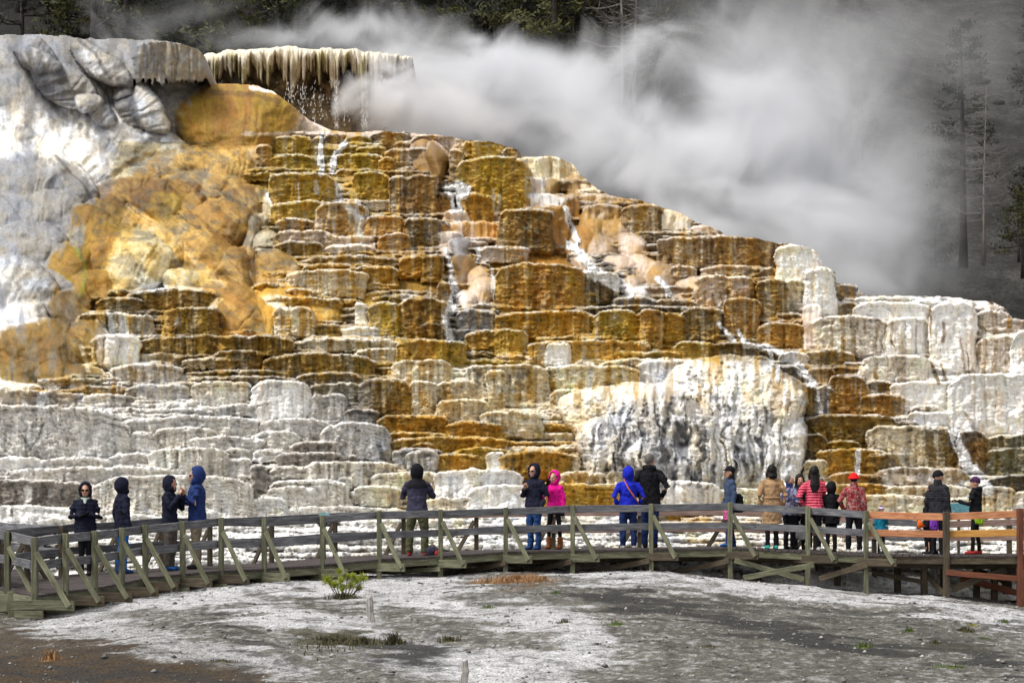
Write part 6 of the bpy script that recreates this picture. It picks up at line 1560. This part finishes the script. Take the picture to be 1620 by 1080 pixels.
bm = bmesh.new(); rgs = random.Random(8); p = P(197, 262, 80.2)
for i in range(16): a = rgs.uniform(-.35, .35); tube_into(bm, [p + Vector((rgs.uniform(-.03, .03), 0, 0)), p + Vector((a * .5, -.05, .3)), p + Vector((a - .08, -.05, rgs.uniform(.45, .75)))], [.02, .014, .005], 4)
thing_mesh('shrub', bm, M_WOODDK, 'small dark leafless shrub on the white mound at the upper left', 'shrub', smooth=False)
# boulders and logs on the scree
for i, (u, v, r, lb) in enumerate([(1557, 132, .35, 'dark rock highest on the scree'), (1581, 165, .3, 'dark rock on the scree above the bare tree')]):
    Y = 120.
    for _ in range(30): X = (u - CU) * Y / FP; zz = float(hill_z(np.array(X), np.array(Y))); Y += (EYE + (CV - v) * Y / FP - zz) * 1.2
    bm = bmesh.new(); bmesh.ops.create_icosphere(bm, subdivisions=3, radius=r)
    for q in bm.verts: k = 1 + .5 * (fbm(np.array(q.co.x * 2 + i), np.array(q.co.z * 2 + q.co.y), 9, 3) - .5); q.co = Vector((q.co.x * 1.5 * k, q.co.y * k, q.co.z * .8 * k))
    tag(link('rock', bm_mesh('rock', bm), M_STONE if i > 1 else M_SCREE, loc=((u - CU) * Y / FP, Y, zz + .1)), lb, 'rock', smooth if False else None)

# ------------------------------------------------------------ steam
def steam(name, label, blobs, Y0, Y1, dens, nscale, box, seedoff=0., aniso=0.0, step=.45):
    u0, v0, u1, v1 = box; x0, x1 = (u0 - CU) * Y1 / FP, (u1 - CU) * Y1 / FP; z0, z1 = EYE + (CV - v1) * Y1 / FP, EYE + (CV - v0) * Y1 / FP
    bm = bmesh.new(); bmesh.ops.create_cube(bm, size=1, matrix=Matrix.Translation(((x0 + x1) / 2, (Y0 + Y1) / 2, (z0 + z1) / 2)) @ Matrix.Diagonal((x1 - x0, Y1 - Y0, z1 - z0, 1)))
    t = NT(name); P_ = t.n('ShaderNodeTexCoord').outputs['Object']
    wn = t.n('ShaderNodeTexNoise', {'Vector': t.n('ShaderNodeVectorMath', {0: P_, 1: (seedoff, 0, 0)}, operation='ADD').outputs[0], 'Scale': nscale, 'Detail': 5.0, 'Roughness': .6, 'Distortion': .8})
    wv_ = t.n('ShaderNodeVectorMath', {0: t.n('ShaderNodeVectorMath', {0: wn.outputs['Color'], 1: (.5, .5, .5)}, operation='SUBTRACT').outputs[0], 'Scale': 8.0}, operation='SCALE').outputs[0]
    PW = t.n('ShaderNodeVectorMath', {0: P_, 1: wv_}, operation='ADD').outputs[0]; tot = None
    for (u, v, ru, rv, ry, w_) in blobs:
        Ym = (Y0 + Y1) / 2; c = P(u, v, Ym); k = Ym / FP
        d = t.n('ShaderNodeVectorMath', {0: PW, 1: tuple(c)}, operation='SUBTRACT').outputs[0]; d = t.n('ShaderNodeVectorMath', {0: d, 1: (1 / (ru * k), 1 / ry, 1 / (rv * k))}, operation='MULTIPLY').outputs[0]
        l = t.n('ShaderNodeVectorMath', {0: d}, operation='LENGTH').outputs['Value']; g = t.n('ShaderNodeMapRange', {'Value': l, 'From Min': 1.15, 'From Max': .15, 'To Min': 0., 'To Max': w_}, interpolation_type='SMOOTHSTEP').outputs[0]
        tot = g if tot is None else t.math('ADD', tot, g)
    nz = t.n('ShaderNodeMapRange', {'Value': wn.outputs['Fac'], 'From Min': .41, 'From Max': .60, 'To Min': .16, 'To Max': 1.8}).outputs[0]
    den = t.math('MULTIPLY', t.math('MULTIPLY', tot, nz), dens)
    pv = t.n('ShaderNodeVolumePrincipled', {'Color': (.955, .965, .995, 1), 'Density': den, 'Anisotropy': aniso}); t.t.links.new(pv.outputs[0], t.out.inputs['Volume'])
    try: t.m.cycles.volume_step_rate = step
    except Exception: pass
    o = link(name, bm_mesh(name, bm), t.m); tag(o, label, 'steam', kind='stuff'); return o
steam('steam', 'bank of white steam rising behind the terrace and drifting right', [(690, 150, 120, 90, 6, 1.3), (850, 165, 140, 100, 6, 1.1), (960, 250, 190, 100, 6, 1.1), (1110, 320, 190, 110, 6, 1.2), (1230, 270, 160, 150, 6, .6), (1180, 140, 160, 120, 6, .16), (1255, 400, 160, 100, 6, 1.1),
      (1300, 360, 190, 130, 6, .5), (1400, 300, 160, 150, 6, .12), (1240, 40, 260, 90, 6, .06), (560, 60, 120, 26, 5, .25), (1500, 100, 200, 120, 6, .04), (1330, 190, 160, 150, 6, .14), (1380, 440, 190, 60, 6, .12), (1010, 100, 100, 60, 5, .35)], 84.5, 97, .85, .24, (380, -120, 1760, 520))
steam('steam', 'dense white steam pouring out beside the dripping ledge', [(640, 165, 70, 50, 3.2, 1.2), (740, 185, 110, 40, 3.2, .9), (860, 225, 120, 50, 3, .6), (985, 290, 120, 55, 3, .55), (1110, 340, 130, 60, 3, .55), (1240, 375, 130, 70, 3, .5), (1350, 440, 110, 60, 3, .35)], 77.5, 84.2, .7, .25, (540, 60, 1490, 490), 11.)
steam('steam', 'thin wisps of steam along the top of the pale mound at the upper left', [(330, 55, 130, 26, 4, .5), (470, 58, 150, 24, 4, .7), (190, 48, 60, 18, 4, .4), (620, 60, 60, 40, 4, .8)], 87, 95, .22, .22, (100, -20, 720, 110), 31.)
